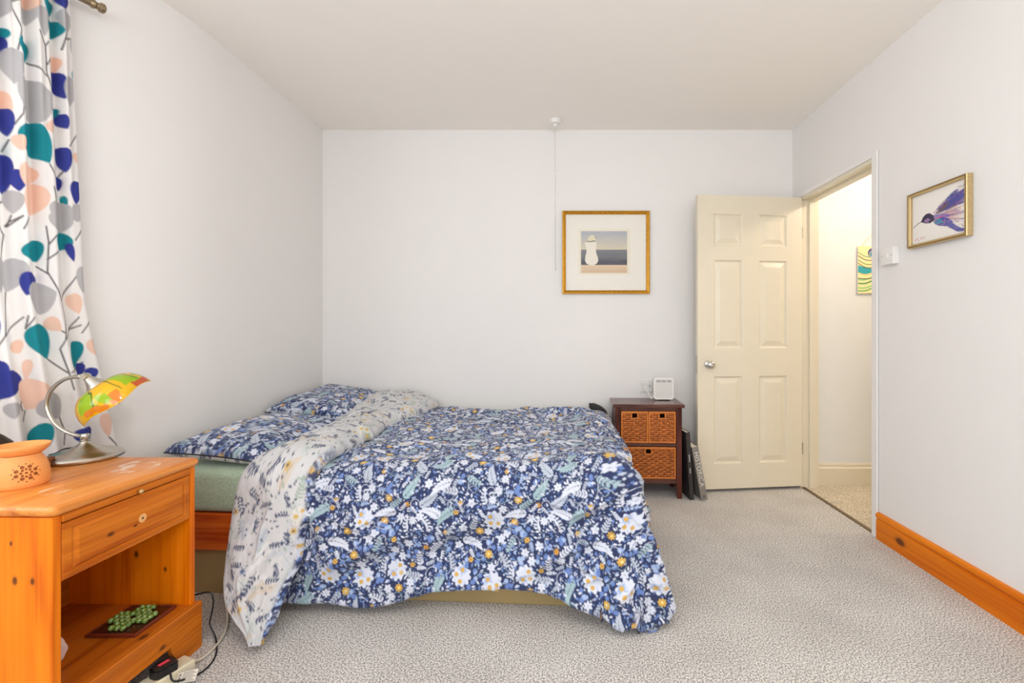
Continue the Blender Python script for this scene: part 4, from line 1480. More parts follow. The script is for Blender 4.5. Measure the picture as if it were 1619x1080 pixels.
mesh_obj('burner_inside', lathe([(0.050, 0.002), (0.050, 0.05), (0.040, 0.075), (0.034, 0.085)], 40), M_terra_in, burner, True)
mesh_obj('bowl', lathe([(0, 0.0905), (0.030, 0.088), (0.040, 0.089), (0.047, 0.094), (0.055, 0.104), (0.0585, 0.113), (0.0575, 0.1145), (0.054, 0.112), (0.046, 0.104), (0.030, 0.0975), (0, 0.096)], 56), M_terra, burner, True, 60)
mesh_obj('candle', lathe([(0, 0.001), (0.018, 0.001), (0.018, 0.016), (0.016, 0.016), (0.0, 0.013)], 24), M_white, burner, True, 40)

# ------------------------------------------------------------------ lantern at the picture's edge
lan = thing('lantern', 'small dark bronze candle lantern with glass panes', 'lantern', (-1.652, 1.325, NH + 0.0005), 0.05)
lan.scale = (1.0, 1.0, 1.12)
mesh_obj('lantern_base', lathe([(0, 0), (0.040, 0), (0.042, 0.004), (0.038, 0.009), (0.034, 0.012), (0.034, 0.016), (0, 0.016)], 32), M_bronze, lan, True, 35)
for sx in (-1, 1):
    for sy in (-1, 1):
        mesh_obj('post', box(sx * 0.026 - 0.0025, sx * 0.026 + 0.0025, sy * 0.026 - 0.0025, sy * 0.026 + 0.0025, 0.016, 0.090), M_bronze, lan)
for sx, sy in ((-1, 0), (1, 0), (0, -1), (0, 1)):
    if sx:
        mesh_obj('pane', box(sx * 0.026 - 0.0008, sx * 0.026 + 0.0008, -0.023, 0.023, 0.018, 0.089), M_glass, lan)
    else:
        mesh_obj('pane', box(-0.023, 0.023, sy * 0.026 - 0.0008, sy * 0.026 + 0.0008, 0.018, 0.089), M_glass, lan)
mesh_obj('latch', box(0.0275, 0.032, -0.006, 0.006, 0.03, 0.075, 0.001), M_bronze, lan)
mesh_obj('roof', lathe([(0, 0.0905), (0.038, 0.0905), (0.041, 0.094), (0.036, 0.100), (0.024, 0.112), (0.012, 0.122), (0.008, 0.130), (0, 0.131)], 32), M_bronze, lan, True, 35)
mesh_obj('handle', tube([(0.014 * math.cos(a), 0, 0.138 + 0.014 * math.sin(a)) for a in [k * PI / 8 for k in range(17)]], 0.0018, 8, False), M_bronze, lan, True)
mesh_obj('candle', lathe([(0, 0.0165), (0.016, 0.0165), (0.016, 0.05), (0, 0.05)], 20), M_white, lan)

# ------------------------------------------------------------------ extension lead, plug, cables
sa = math.atan2(0.14, 0.05)
strip = thing('power_strip', 'ivory extension socket strip on carpet beside the nightstand', 'power strip', (-1.196, 1.474, 0.001), sa)
mesh_obj('casing', box(-0.30, 0.0, -0.028, 0.028, 0, 0.036, 0.005, 3), M_strip, strip)
for kx_ in (-0.235, -0.165, -0.095):
    sl = mesh_obj('socket', join(box(kx_ - 0.004, kx_ + 0.004, -0.002, 0.002, 0.0361, 0.0366), box(kx_ + 0.009, kx_ + 0.017, 0.008, 0.012, 0.0361, 0.0366), box(kx_ + 0.009, kx_ + 0.017, -0.012, -0.008, 0.0361, 0.0366)), M_black, strip)
plug = thing('plug', 'black mains plug with red label in the socket strip', 'plug', (-1.196, 1.474, 0.0375), sa)
outl = [(-0.100, -0.022), (-0.052, -0.026), (-0.045, -0.018), (-0.045, 0.018), (-0.052, 0.026), (-0.100, 0.022), (-0.106, 0.010), (-0.106, -0.010)]
mesh_obj('plug_body', join(prism(outl, 'Z', 0.0, 0.022), prism([(x * 0.9 - 0.0075, y * 0.86) for x, y in outl], 'Z', 0.022, 0.029)), M_black, plug)
mesh_obj('red_label', box(-0.088, -0.060, -0.006, 0.006, 0.0292, 0.0298), plain('red_label_print', (226, 66, 88), 0.5), plug)
Mp = Matrix.Translation((-1.196, 1.474, 0)) @ Matrix.Rotation(sa, 4, 'Z')
a0 = Mp @ Vector((0.0, 0, 0.02))
w_pts = [a0, a0 + Vector((0.012, 0.03, -0.012)), (-1.182, 1.56, 0.006), (-1.205, 1.64, 0.006), (-1.255, 1.72, 0.012), (-1.300, 1.775, 0.06), (-1.310, 1.815, 0.12), (-1.290, 1.850, 0.165), (-1.25, 1.880, 0.184)]
o = mesh_obj('white_cable', tube(catmull(w_pts, 8), 0.0042, 10), M_cordw, None, True)
tag(o, 'cream mains cable running from socket strip up under the bed', 'cable')
b0 = Mp @ Vector((-0.075, -0.030, 0.046))
b_pts = [b0, b0 + Vector((0.025, -0.01, -0.02)), (-1.140, 1.45, 0.004), (-1.150, 1.52, 0.004), (-1.205, 1.596, 0.010), (-1.238, 1.612, 0.05), (-1.236, 1.618, 0.09), (-1.232, 1.620, 0.13), (-1.245, 1.620, 0.160), (-1.30, 1.622, 0.15)]
o = mesh_obj('black_cable', tube(catmull(b_pts, 8), 0.0028, 8), M_black, None, True)
tag(o, 'thin black lamp cable looping past the nightstand foot', 'cable')
cvt = Canvas(0.055, 0.032, 0.0008, (222, 216, 204))
for k in range(9):
    cvt.stroke([(0.018, 0.003 + k * 0.0032), (0.052 - 0.004 * (k % 3), 0.003 + k * 0.0032)], 0.0012, (96, 92, 88))
for k in range(3):
    cvt.poly([(0.003, 0.004 + k * 0.009), (0.014, 0.004 + k * 0.009), (0.0085, 0.011 + k * 0.009)], (120, 116, 110))
gx, gy = np.meshgrid(np.linspace(0, 1, 56), np.linspace(0, 1, 34), indexing='ij')
Pg = np.stack([gx * 0.055, gy * 0.032, 0.004 * np.sin(gx * PI)], -1)
o = grid_obj('warning_tag', Pg, M_print, None, cvt.sample(gx * 0.055, gy * 0.032))
o.modifiers.new('thickness', 'SOLIDIFY').thickness = 0.0004
o.location = (-1.178, 1.392, 0.006)
o.rotation_euler = (math.radians(38), math.radians(-6), math.radians(14))
tag(o, 'small white printed warning tag on the black cable', 'tag')

# ------------------------------------------------------------------ dark bedside unit with baskets
UX, UY, UR = 0.345, 2.952, -math.radians(2.0)
UW, UD, UH = 0.462, 0.285, 0.612
unit = thing('bedside_unit', 'dark mahogany bedside unit holding wicker baskets', 'bedside unit', (UX, UY, 0), UR)
mesh_obj('top', box(0, UW, 0, UD, UH - 0.022, UH, 0.003), M_mahog_x, unit)
lg = 0.034
for x0 in (0.016, UW - 0.016 - lg):
    for y0 in (0.014, UD - 0.014 - lg):
        sx = 1 if x0 < 0.1 else -1
        tq = prism([(x0 + (0.006 if sx < 0 else 0), 0), (x0 + lg - (0.006 if sx > 0 else 0), 0), (x0 + lg, 0.10), (x0 + lg, UH - 0.0225), (x0, UH - 0.0225), (x0, 0.10)], 'Y', y0, y0 + lg)
        mesh_obj('leg', tq, M_mahog, unit)
for x0 in (0.018, UW - 0.018 - 0.012):
    mesh_obj('side_panel', box(x0, x0 + 0.012, 0.0485, UD - 0.0485, 0.09, UH - 0.0225), M_mahog, unit)
mesh_obj('back_panel', box(0.0505, UW - 0.0505, UD - 0.024, UD - 0.018, 0.09, UH - 0.0225), M_mahog, unit)
mesh_obj('top_rail', box(0.0505, UW - 0.0505, 0.018, 0.036, UH - 0.044, UH - 0.0225), M_mahog_x, unit)
mesh_obj('shelf', box(0.0505, UW - 0.0505, 0.016, UD - 0.0245, 0.338, 0.357, 0.001), M_mahog_x, unit)
mesh_obj('bottom_shelf', box(0.0505, UW - 0.0505, 0.016, UD - 0.0245, 0.097, 0.125, 0.001), M_mahog_x, unit)


def basket(label, x0, x1, z0, z1, nv, nh, part_lbl=None):
    root = thing('wicker_basket', label, 'basket', Matrix.Translation((UX, UY, 0)) @ Matrix.Rotation(UR, 4, 'Z') @ Vector((x0, 0.0, z0)), UR, 'wicker baskets in the bedside unit')
    wd, ht, y0, y1 = x1 - x0, z1 - z0, 0.016, 0.235
    cx = wd / 2
    hw, hh = 0.017, 0.018         # handle hole half width / height
    hz0 = ht - 0.014 - 0.030
    # weave on the front: strands pass over and under the stakes
    V, F = [], []
    ns_ = nv * 6
    for r in range(nh):
        za = 0.012 + (ht - 0.026) * r / nh
        zb = 0.012 + (ht - 0.026) * (r + 1) / nh
        zm = (za + zb) / 2
        for xs_, xe_ in ((0.010, wd - 0.010),):
            k = len(V)
            pts = []
            for c in range(ns_ + 1):
                x = xs_ + (xe_ - xs_) * c / ns_
                ph_ = nv * PI * c / ns_ + (PI if r % 2 else 0)
                y = y0 + 0.007 - 0.0060 * math.sin(ph_)
                pts.append((x, y))
            for x, y in pts:
                V += [(x, y + 0.0025, za + 0.0003), (x, y - 0.0012, za + (zb - za) * 0.3), (x, y - 0.0012, za + (zb - za) * 0.7), (x, y + 0.0025, zb - 0.0003)]
            for c in range(ns_):
                xm = (pts[c][0] + pts[c + 1][0]) / 2
                if abs(xm - cx) < hw and hz0 - 0.002 < zm < hz0 + hh * 1.6:
                    continue
                for e in range(3):
                    F.append((k + c * 4 + e, k + c * 4 + 4 + e, k + c * 4 + 5 + e, k + c * 4 + 1 + e))
    mesh_obj('weave', (V, F), M_wick, root, True)['kind'] = 'stuff'
    mesh_obj('backing', join(box(0.004, cx - hw, y0 + 0.017, y0 + 0.019, 0.004, ht - 0.008), box(cx + hw, wd - 0.004, y0 + 0.017, y0 + 0.019, 0.004, ht - 0.008),
                             box(cx - hw, cx + hw, y0 + 0.017, y0 + 0.019, 0.004, hz0),
                             box(0.002, 0.006, y0 + 0.019, y1, 0.002, ht - 0.008), box(wd - 0.006, wd - 0.002, y0 + 0.019, y1, 0.002, ht - 0.008),
                             box(0.002, wd - 0.002, y1 - 0.004, y1, 0.002, ht - 0.008), box(0.006, wd - 0.006, y0 + 0.019, y1 - 0.004, 0.002, 0.006)), M_wickdark, root)
    mesh_obj('rim', join(box(0, wd, y0 - 0.001, y0 + 0.012, ht - 0.014, ht, 0.003), box(0, 0.010, y0, y0 + 0.010, 0.010, ht - 0.014, 0.002), box(wd - 0.010, wd, y0, y0 + 0.010, 0.010, ht - 0.014, 0.002),
                         box(0, wd, y0, y0 + 0.011, 0, 0.012, 0.003)), M_wickrim, root)
    mesh_obj('handle_frame', join(box(cx - hw - 0.007, cx - hw, y0 - 0.001, y0 + 0.010, hz0 - 0.007, ht - 0.014), box(cx + hw, cx + hw + 0.007, y0 - 0.001, y0 + 0.010, hz0 - 0.007, ht - 0.014),
                                  box(cx - hw, cx + hw, y0 - 0.001, y0 + 0.010, hz0 - 0.007, hz0)), M_wickrim, root)
    return root


b0x, b1x = 0.054, UW - 0.054
mid = (b0x + b1x) / 2
basket('small wicker basket, upper left in the bedside unit', b0x, mid - 0.001, 0.3578, 0.564, 6, 13)
basket('small wicker basket, upper right beside its twin in the bedside unit', mid + 0.001, b1x, 0.3578, 0.564, 6, 13)
basket('wide wicker basket filling the bottom of the bedside unit', b0x, b1x, 0.1258, 0.332, 13, 13)

# router on the unit
rt = thing('router', 'white square router standing on dark bedside unit', 'router', (0.712, 3.115, UH + 0.0005), -0.03)


def rounded_rect(w_, h_, r_, z0_):
    pts = []
    for cx, cz, a0 in ((w_ / 2 - r_, z0_ + h_ - r_, 0), (-w_ / 2 + r_, z0_ + h_ - r_, PI / 2), (-w_ / 2 + r_, z0_ + r_, PI), (w_ / 2 - r_, z0_ + r_, 3 * PI / 2)):
        for k in range(7):
            a = a0 + PI / 2 * k / 6
            pts.append((cx + r_ * math.cos(a), cz + r_ * math.sin(a)))
    return pts


outer, inner = rounded_rect(0.136, 0.148, 0.018, 0.006), rounded_rect(0.118, 0.128, 0.012, 0.016)
V, F = [], []
for y in (0.0, 0.03):
    V += [(p_, y, q_) for p_, q_ in outer]
    V += [(p_, y, q_) for p_, q_ in inner]
n = len(outer)
for k in range(n):
    l = (k + 1) % n
    F += [(k, l, n + l, n + k), (2 * n + k, 3 * n + k, 3 * n + l, 2 * n + l), (k, 2 * n + k, 2 * n + l, l), (n + k, n + l, 3 * n + l, 3 * n + k)]
mesh_obj('surround', (V, F), M_white, rt, True, 40)
mesh_obj('panel', prism(inner, 'Y', 0.004, 0.026), plain('pale_grey_plastic', (214, 213, 210), 0.3, var=0.01), rt, True, 40)
M_grey = plain('grey_print', (160, 160, 156), 0.4)
for k in range(3):
    mesh_obj('vent', box(-0.050 + k * 0.036, -0.022 + k * 0.036, 0.0025, 0.0039, 0.124, 0.136), M_grey, rt)
mesh_obj('foot', box(-0.040, 0.040, 0.002, 0.028, 0, 0.0058), M_black, rt)
c_pts = [(0.655, 3.135, UH + 0.05), (0.632, 3.13, UH + 0.01), (0.612, 3.16, UH + 0.05), (0.596, 3.22, UH + 0.09), (0.594, 3.265, UH + 0.100)]
o = mesh_obj('white_flex', tube(catmull(c_pts, 8), 0.0028, 8), M_white, None, True)
tag(o, 'thin white flex rising from router to wall', 'cable')
sk_ = thing('wall_socket', 'small white wall socket just left of the router', 'socket', (0.622, YB - 0.0005, UH + 0.036))
mesh_obj('plate', box(-0.043, 0.043, -0.009, 0, 0, 0.086, 0.002), M_white, sk_)
mesh_obj('switch', box(0.022, 0.025, -0.0115, -0.0092, 0.032, 0.052), M_black, sk_)

# ------------------------------------------------------------------ books
def text_mesh(s_, size, mat, name, parent, M_):
    cu = bpy.data.curves.new('tmp_text', 'FONT')
    cu.body = s_
    cu.size = size
    cu.align_x = 'CENTER'
    cu.align_y = 'CENTER'
    cu.space_character = 1.05
    cu.extrude = 0.0001
    to = bpy.data.objects.new('tmp_text', cu)
    C.objects.link(to)
    dg = bpy.context.evaluated_depsgraph_get()
    me = bpy.data.meshes.new_from_object(to.evaluated_get(dg))
    bpy.data.objects.remove(to)
    bpy.data.curves.remove(cu)
    me.transform(M_)
    me.name = name
    me.materials.clear()
    return link(name, me, mat, parent)


def book(name, label, loc, lean, rotz, th_, ht, dp, cover, page):
    root = thing(name, label, 'book', loc, 0, None, (0, lean, rotz))
    mesh_obj('cover', join(box(0, 0.003, 0, dp, 0, ht, 0.0008), box(th_ - 0.003, th_, 0, dp, 0, ht, 0.0008), box(0.003, th_ - 0.003, 0, 0.003, 0, ht)), cover, root)
    mesh_obj('pages', box(0.003, th_ - 0.003, 0.003, dp - 0.004, 0.003, ht - 0.003), page, root)
    return root


M_bookblack = plain('black_cloth_cover', (48, 44, 44), 0.5, var=0.1)
M_bookgrey = plain('grey_cloth_cover', (134, 128, 120), 0.6, var=0.05)
M_pages = plain('book_pages', (226, 216, 196), 0.8, var=0.05)
M_ink = plain('pale_lettering', (222, 216, 206), 0.5)
bk = book('book', 'tall black book leaning on the bedside unit side', (0.836, 2.925, 0.001), math.radians(-3.6), 0.10, 0.027, 0.435, 0.25, M_bookblack, M_pages)
Mt = Matrix.Translation((0.0135, -0.0006, 0.25)) @ Matrix.Rotation(PI / 2, 4, 'Y') @ Matrix.Rotation(PI / 2, 4, 'X')
for sq, zc, wd in ((1, 0.27, 0.05), (1, 0.19, 0.035)):
    mesh_obj('spine_lettering', join(*[box(0.0105, 0.0165, -0.0008, -0.0001, zc - wd / 2 + k * wd / 5, zc - wd / 2 + k * wd / 5 + wd / 8) for k in range(5)]), M_ink, bk)
mesh_obj('spine_logo', join(*[box(0.008 + k * 0.005, 0.011 + k * 0.005, -0.0008, -0.0001, 0.395, 0.403) for k in range(2)]), plain('red_print', (150, 60, 50), 0.5), bk)
bg = book('book', 'grey book with pale HISTORICA lettering leaning by the door', (0.908, 2.918, 0.001), math.radians(-10.5), 0.06, 0.042, 0.345, 0.26, M_bookgrey, M_pages)
Rt = Matrix(((0, 1, 0, 0.021), (0, 0, -1, -0.0006), (-1, 0, 0, 0.200), (0, 0, 0, 1)))
text_mesh('HISTORICA', 0.043, M_ink, 'title_lettering', bg, Rt)
mesh_obj('spine_logo', join(prism([(0.016, 0.022), (0.027, 0.022), (0.0215, 0.033)], 'Y', -0.0008, -0.0001), box(0.012, 0.031, -0.0008, -0.0001, 0.014, 0.018)), M_black, bg)
mg = mesh_obj('magazine', join(box(0, 0.002, 0, 0.21, 0, 0.29), box(0.002, 0.0035, 0.001, 0.209, 0.001, 0.289)), plain('slim_grey_cover', (120, 116, 110), 0.5), None)
mg.location, mg.rotation_euler = (0.8985, 2.985, 0.001), (0, math.radians(-7.6), 0.06)
tag(mg, 'slim grey magazine wedged between the two leaning books', 'magazine')

# black cloth bundle between the duvet foot and the unit
bm = bmesh.new()
bmesh.ops.create_icosphere(bm, subdivisions=4, radius=1.0)
for v in bm.verts:
    c = v.co.copy()
    s = 1 + 0.05 * math.sin(c.x * 5 + 1) * math.sin(c.y * 6) + 0.04 * math.sin(c.z * 9 + c.y * 4)
    v.co = Vector((c.x * 0.075 * s, c.y * 0.08 * s, c.z * 0.030 * s))
tm = bpy.data.meshes.new('black_bag')
bm.to_mesh(tm)
bm.free()
tm.polygons.foreach_set('use_smooth', [True] * len(tm.polygons))
o = link('black_bag', tm, M_blackcloth)
o.location = (0.270, 3.190, 0.535)
o.rotation_euler = (0, 0.55, 0)
tag(o, 'soft black cloth bag wedged between duvet and bedside unit', 'bag')

# ------------------------------------------------------------------ pictures
def frame_rect(x0, x1, z0, z1, prof):
    """mitred frame; prof = [(inset, depth)] from outer back to inner back, local x/z plane, depth towards -y"""
    V, F = [], []
    for ins, dp_ in prof:
        V += [(x0 + ins, -dp_, z0 + ins), (x1 - ins, -dp_, z0 + ins), (x1 - ins, -dp_, z1 - ins), (x0 + ins, -dp_, z1 - ins)]
    for r in range(len(prof) - 1):
        for c in range(4):
            e = (c + 1) % 4
            F.append((r * 4 + c, r * 4 + e, r * 4 + 4 + e, r * 4 + 4 + c))
    return V, F


def flat_grid(name, cv, x0, z0, y, mat, parent, res):
    nx, nz = int(cv.w / res) + 1, int(cv.h / res) + 1
    gx, gz = np.meshgrid(np.linspace(0, cv.w, nx), np.linspace(0, cv.h, nz), indexing='ij')
    return grid_obj(name, np.stack([x0 + gx, np.full_like(gx, y), z0 + gz], -1), mat, parent, cv.sample(gx, gz), smooth=False)


pic = thing('framed_picture', 'gold framed beach print with seated figure in white hat', 'picture', (0.332, YB - 0.001, 1.651))
hw_, hh_ = 0.314, 0.298
mesh_obj('frame', frame_rect(-hw_, hw_, -hh_, hh_, [(0, 0), (0, 0.016), (0.003, 0.021), (0.008, 0.022), (0.013, 0.018), (0.016, 0.0165), (0.020, 0.019), (0.023, 0.017), (0.026, 0.010), (0.026, 0.004)]), M_gold, pic)
mesh_obj('mount', join(box(-hw_ + 0.003, hw_ - 0.003, -0.006, -0.001, -hh_ + 0.003, hh_ - 0.003)), M_paper, pic)
beach = Canvas(0.374, 0.330, 0.0014, (232, 226, 208))
x0, x1, y0, y1 = 0.020, 0.352, 0.014, 0.314
beach.rect_gradient(x0, x1, 0.176, y1, (214, 204, 176), (168, 174, 186))
beach.rect_gradient(x0, x1, 0.070, 0.182, (86, 84, 92), (124, 126, 130))
beach.rect_gradient(x0, x1, 0.070, 0.110, (76, 74, 88), (84, 84, 94))
beach.rect_gradient(x0, x1, y0, 0.072, (208, 180, 148), (222, 198, 170))
rr = random.Random(3)
for k in range(60):
    yq_ = rr.uniform(0.075, 0.175)
    xa = rr.uniform(x0 + 0.09, x1 - 0.06)
    beach.stroke([(xa, yq_), (min(x1, xa + rr.uniform(0.03, 0.12)), yq_)], 0.002, rr.choice([(142, 142, 142), (106, 104, 110), (90, 90, 100)]), 0.45)
for k in range(50):
    yq_ = rr.uniform(0.19, y1)
    xa = rr.uniform(x0, x1 - 0.08)
    beach.stroke([(xa, yq_), (xa + rr.uniform(0.03, 0.08), yq_ + rr.uniform(-0.004, 0.004))], 0.004, rr.choice([(196, 188, 180), (206, 200, 184), (170, 172, 178), (216, 206, 186)]), 0.3)
WHT = (232, 226, 212)
fx = 0.096
beach.poly([(fx - 0.046, 0.234), (fx + 0.032, 0.234), (fx + 0.036, 0.218), (fx + 0.030, 0.190), (fx + 0.032, 0.160), (fx + 0.044, 0.128), (fx + 0.048, 0.104), (fx + 0.038, 0.082), (fx + 0.012, 0.068), (fx - 0.004, 0.072), (fx - 0.012, 0.068),
            (fx - 0.038, 0.082), (fx - 0.048, 0.104), (fx - 0.044, 0.138), (fx - 0.036, 0.168), (fx - 0.040, 0.195), (fx - 0.048, 0.218)], WHT)
beach.poly([(fx - 0.034, 0.244), (fx - 0.004, 0.238), (fx + 0.022, 0.246), (fx + 0.032, 0.258), (fx + 0.022, 0.280), (fx, 0.288), (fx - 0.018, 0.278)], (222, 214, 184))
beach.stroke([(fx - 0.034, 0.242), (fx - 0.006, 0.239), (fx + 0.02, 0.246)], 0.005, (92, 86, 74))
beach.stroke([(fx + 0.024, 0.272), (fx + 0.033, 0.262)], 0.004, (104, 98, 90))
flat_grid('print', beach, -0.199, -0.165 + 0.004, -0.0064, M_print, pic, 0.0022)
mesh_obj('glass', box(-hw_ + 0.024, hw_ - 0.024, -0.0098, -0.0088, -hh_ + 0.024, hh_ - 0.024), M_picglass, pic)

# hummingbird on the right wall (local x runs from far to near edge)
HYc, HZc = 2.003, 1.604
hum = thing('hummingbird_picture', 'gilt framed purple and blue hummingbird splash painting', 'picture', (XR - 0.001, HYc, HZc), -PI / 2)
hw_, hh_ = 0.158, 0.127
mesh_obj('frame', frame_rect(-hw_, hw_, -hh_, hh_, [(0, 0), (0, 0.024), (0.002, 0.027), (0.006, 0.0275), (0.010, 0.025), (0.013, 0.0245), (0.016, 0.022), (0.016, 0.012)]), M_champ, hum)
# twisted beading along the frame
bead = []
L_ = []
for k in range(52):
    f = (k + 0.5) / 52
    L_ += [(-hw_ + 0.004 + f * (2 * hw_ - 0.008), -hh_ + 0.0045, 0.6), (-hw_ + 0.004 + f * (2 * hw_ - 0.008), hh_ - 0.0045, 0.6)]
for k in range(42):
    f = (k + 0.5) / 42
    L_ += [(-hw_ + 0.0045, -hh_ + 0.004 + f * (2 * hh_ - 0.008), 0.6), (hw_ - 0.0045, -hh_ + 0.004 + f * (2 * hh_ - 0.008), 0.6)]
for x_, z_, r_ in L_:
    bead.append(xf(box(-0.0034, 0.0034, -0.0014, 0.0014, -0.0015, 0.0015), Matrix.Translation((x_, -0.0278, z_)) @ Matrix.Rotation(0.8, 4, 'Y')))
bo = mesh_obj('beading', join(*bead), plain('aged_gilt', (150, 122, 74), 0.4, 0.6), hum)
bo['kind'] = 'stuff'
W_, H_ = 2 * hw_ - 0.032, 2 * hh_ - 0.032
bird = Canvas(W_, H_, 0.0010, (236, 231, 224))
def bp(x, y):          # picture fractions, x from left, y from top
    return (x * W_, (1 - y) * H_)
rr = random.Random(12)
PAL = [(70, 82, 160), (96, 72, 150), (140, 96, 170), (64, 110, 170), (60, 60, 110), (190, 110, 150), (150, 120, 90)]
# upper wing, tail and lower wing as fans of strokes
for k in range(150):
    f = rr.random()
    a = bp(0.36 + 0.12 * rr.random(), 0.44 + 0.08 * rr.random())
    b = bp(1.0 + rr.uniform(-0.25, 0.0), 0.16 + 0.26 * f + rr.uniform(-0.03, 0.03))
    bird.stroke([((a[0] * 2 + b[0]) / 3, (a[1] * 2 + b[1]) / 3), b], rr.uniform(0.002, 0.005), rr.choice(PAL[:5] if f < 0.8 else PAL), 0.7)
for k in range(70):
    f = rr.random()
    a = bp(0.40, 0.55)
    b = bp(rr.uniform(0.75, 1.0), 0.44 + 0.34 * f)
    bird.stroke([((a[0] * 2 + b[0]) / 3, (a[1] * 2 + b[1]) / 3), b], rr.uniform(0.001, 0.003), rr.choice([(170, 130, 180), (216, 170, 180), (90, 80, 120), (200, 190, 220), (226, 190, 150)]), 0.7)
bird.poly([bp(.42, .50), bp(.55, .38), bp(.72, .30), bp(1, .14), bp(1, .33), bp(.8, .42), bp(.6, .48), bp(.48, .55)], (86, 84, 150), 0.55)
bird.poly([bp(.46, .47), bp(.58, .36), bp(.72, .33), bp(.64, .43), bp(.5, .5)], (120, 92, 70), 0.75)
bird.poly([bp(.36, .50), bp(.55, .52), bp(.70, .56), bp(.72, .62), bp(.52, .62), bp(.38, .60)], (132, 104, 176), 0.85)
bird.poly([bp(.44, .58), bp(.60, .60), bp(.72, .66), bp(.80, .80), bp(.92, .90), bp(1, .92), bp(1, .97), bp(.84, .94), bp(.68, .80), bp(.52, .74), bp(.44, .68)], (64, 70, 158), 0.9)
bird.poly([bp(.42, .58), bp(.54, .60), bp(.62, .70), bp(.54, .72), bp(.44, .68)], (70, 160, 176), 0.85)
bird.stroke([bp(.44, .60), bp(.58, .57)], 0.004, (214, 90, 110))
bird.poly([bp(.17, .565), bp(.21, .48), bp(.27, .43), bp(.34, .43), bp(.42, .50), bp(.44, .60), bp(.36, .64), bp(.27, .62)], (70, 62, 86))
bird.poly([bp(.23, .56), bp(.30, .52), bp(.36, .56), bp(.32, .61), bp(.26, .60)], (164, 132, 176), 0.8)
bird.dot(*bp(.265, .50), 0.0022, (30, 26, 34))
bird.stroke([bp(.02, .64), bp(.10, .585), bp(.19, .555)], 0.0032, (70, 66, 74))
for k in range(240):
    f = rr.random()
    x = rr.uniform(.4, 1)
    y = (0.50 - (x - .35) * 0.75 * rr.uniform(0.6, 1.05)) if f < 0.5 else (0.60 + (x - .35) * 0.62 * rr.uniform(0.3, 1.1))
    if 0.02 < y < 0.98:
        bird.leaf(*bp(x, y), *bp(x + 0.035, y - 0.03 if f < 0.5 else y + 0.02), rr.uniform(0.0012, 0.0028), rr.choice(PAL + [(60, 60, 90), (226, 170, 170), (206, 160, 190)]), 0.85)
for k, (xa, ya) in enumerate(((.05, .93), (.07, .90), (.10, .92), (.12, .95), (.16, .91), (.18, .93), (.21, .91), (.24, .92))):
    bird.stroke([bp(xa, ya), bp(xa + .012, ya - .04 + 0.02 * (k % 2)), bp(xa + .02, ya)], 0.0013, (206, 70, 100))
flat_grid('painting', bird, -W_ / 2, -H_ / 2, -0.0125, M_print, hum, 0.0014)

# light switch on right wall
sw = thing('light_switch', 'white single light switch box beside the doorway', 'light switch', (XR - 0.0005, 2.287, 1.465), -PI / 2)
mesh_obj('back_box', box(-0.043, 0.043, -0.026, 0, -0.043, 0.043, 0.003), M_white, sw)
mesh_obj('face_plate', box(-0.043, 0.043, -0.034, -0.0265, -0.043, 0.043, 0.003), M_white, sw)
mesh_obj('rocker', xf(box(-0.008, 0.008, -0.004, 0.002, -0.013, 0.013, 0.001), Matrix.Translation((0, -0.035, 0)) @ Matrix.Rotation(0.1, 4, 'X')), M_white, sw)
for sx in (-1, 1):
    mesh_obj('screw', xf(lathe([(0, 0.001), (0.0028, 0.001), (0.003, 0)], 12), Matrix.Translation((sx * 0.031, -0.034, 0)) @ Matrix.Rotation(PI / 2, 4, 'X')), M_grey, sw)

M_cord2 = plain('off_white_cord', (206, 202, 194), 0.7)
# ceiling pull switch
ps = thing('pull_switch', 'white ceiling pull switch with long cord by back wall', 'pull switch', (-0.031, 3.125, ZC - 0.0003))
mesh_obj('ceiling_rose', lathe([(0, 0), (0.038, 0), (0.038, -0.018), (0.034, -0.026), (0.014, -0.029), (0.012, -0.046), (0.006, -0.050), (0, -0.050)], 32), M_white, ps, True, 35)
mesh_obj('cord', tube([(0.0, 0, -0.048), (0.001, 0.0, -0.40), (0.0, 0, -0.66)], 0.0018, 6), M_cord2, ps)
mesh_obj('cord_connector', lathe([(0, -0.352), (0.004, -0.355), (0.004, -0.372), (0, -0.375)], 10), M_white, ps, True)
mesh_obj('cord_pull', tube([(0.0, 0, -0.655), (0.001, 0, -0.66), (0.002, 0, -1.02), (0.002, 0, -1.035)], [0.0018, 0.0030, 0.0030, 0.004], 8), M_cord2, ps, True)

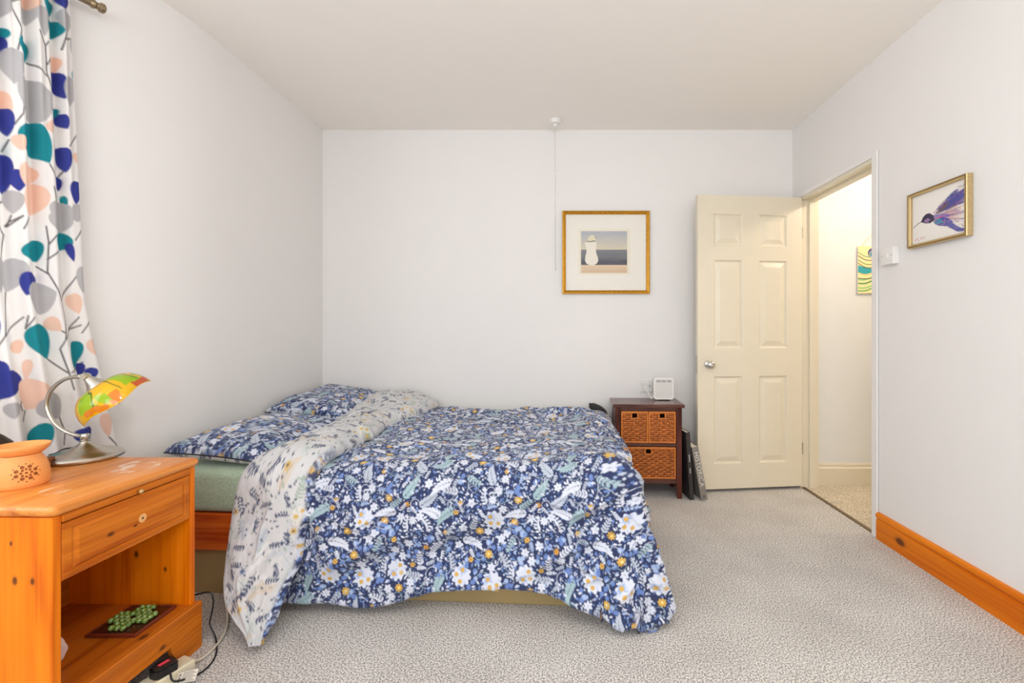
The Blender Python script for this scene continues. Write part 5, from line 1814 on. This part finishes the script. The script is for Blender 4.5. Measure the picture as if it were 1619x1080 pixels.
# hanging painted panel in the hall
TX0, TZ0, TW_, TH_ = 2.108, 1.352, 0.20, 0.335
hp = thing('hanging_panel', 'painted peacock-eye and wave panel hanging on hall wall', 'wall hanging', (TX0, HY - 0.002, TZ0))
cv = Canvas(TW_, TH_, 0.0018, (240, 226, 170))
def band(y0_, y1_, pts_c, wd, c):
    pts = [(x / 10 * TW_, y0_ + (y1_ - y0_) * (x / 10) + pts_c * math.sin(x * 0.55)) for x in range(11)]
    cv.stroke(pts, wd, c)
cv.poly([(0, 0.148), (0.05, 0.135), (0.11, 0.15), (TW_, 0.19), (TW_, 0.235), (0.10, 0.175), (0.03, 0.19), (0, 0.20)], (52, 160, 172))
band(0.145, 0.155, -0.015, 0.008, (226, 200, 120))
for y_, c in ((0.020, (112, 176, 112)), (0.040, (150, 206, 130)), (0.072, (72, 150, 84)), (0.098, (136, 200, 140))):
    band(y_, y_ + 0.05, -0.014, 0.010, c)
band(0.108, 0.112, -0.006, 0.006, (92, 66, 40))
for y_, c in ((0.215, (96, 56, 50)), (0.238, (92, 122, 70)), (0.268, (84, 56, 84)), (0.292, (120, 152, 108))):
    band(y_, y_ - 0.05, -0.018, 0.006, c)
cv.dot(0.105, 0.285, 0.036, (70, 70, 130))
cv.dot(0.105, 0.277, 0.026, (235, 226, 200))
cv.dot(0.105, 0.277, 0.022, (34, 140, 152))
cv.poly([(0.05, 0.0), (0.11, 0.004), (TW_, 0.045), (TW_, 0.03), (0.12, 0.0)], (84, 66, 36))
flat_grid('painted_face', cv, 0, 0, -0.0125, M_print, hp, 0.003)
mesh_obj('backboard', box(0, TW_, -0.012, -0.004, 0, TH_, 0.001), M_paper, hp)
mesh_obj('string', tube([(0.03, -0.006, TH_), (TW_ / 2, -0.004, TH_ + 0.085), (TW_ - 0.03, -0.006, TH_)], 0.0015, 6), plain('jute_string', (206, 196, 140), 0.8), hp)

# dark strap end under the duvet corner
sp = [(0.268, 1.735, 0.012), (0.276, 1.70, 0.006), (0.282, 1.665, 0.005), (0.284, 1.635, 0.004)]
o = mesh_obj('dark_cord', tube(catmull(sp, 6), 0.0028, 6), M_black, None, True)
tag(o, 'short dark cord end lying on carpet at the duvet corner', 'cord')
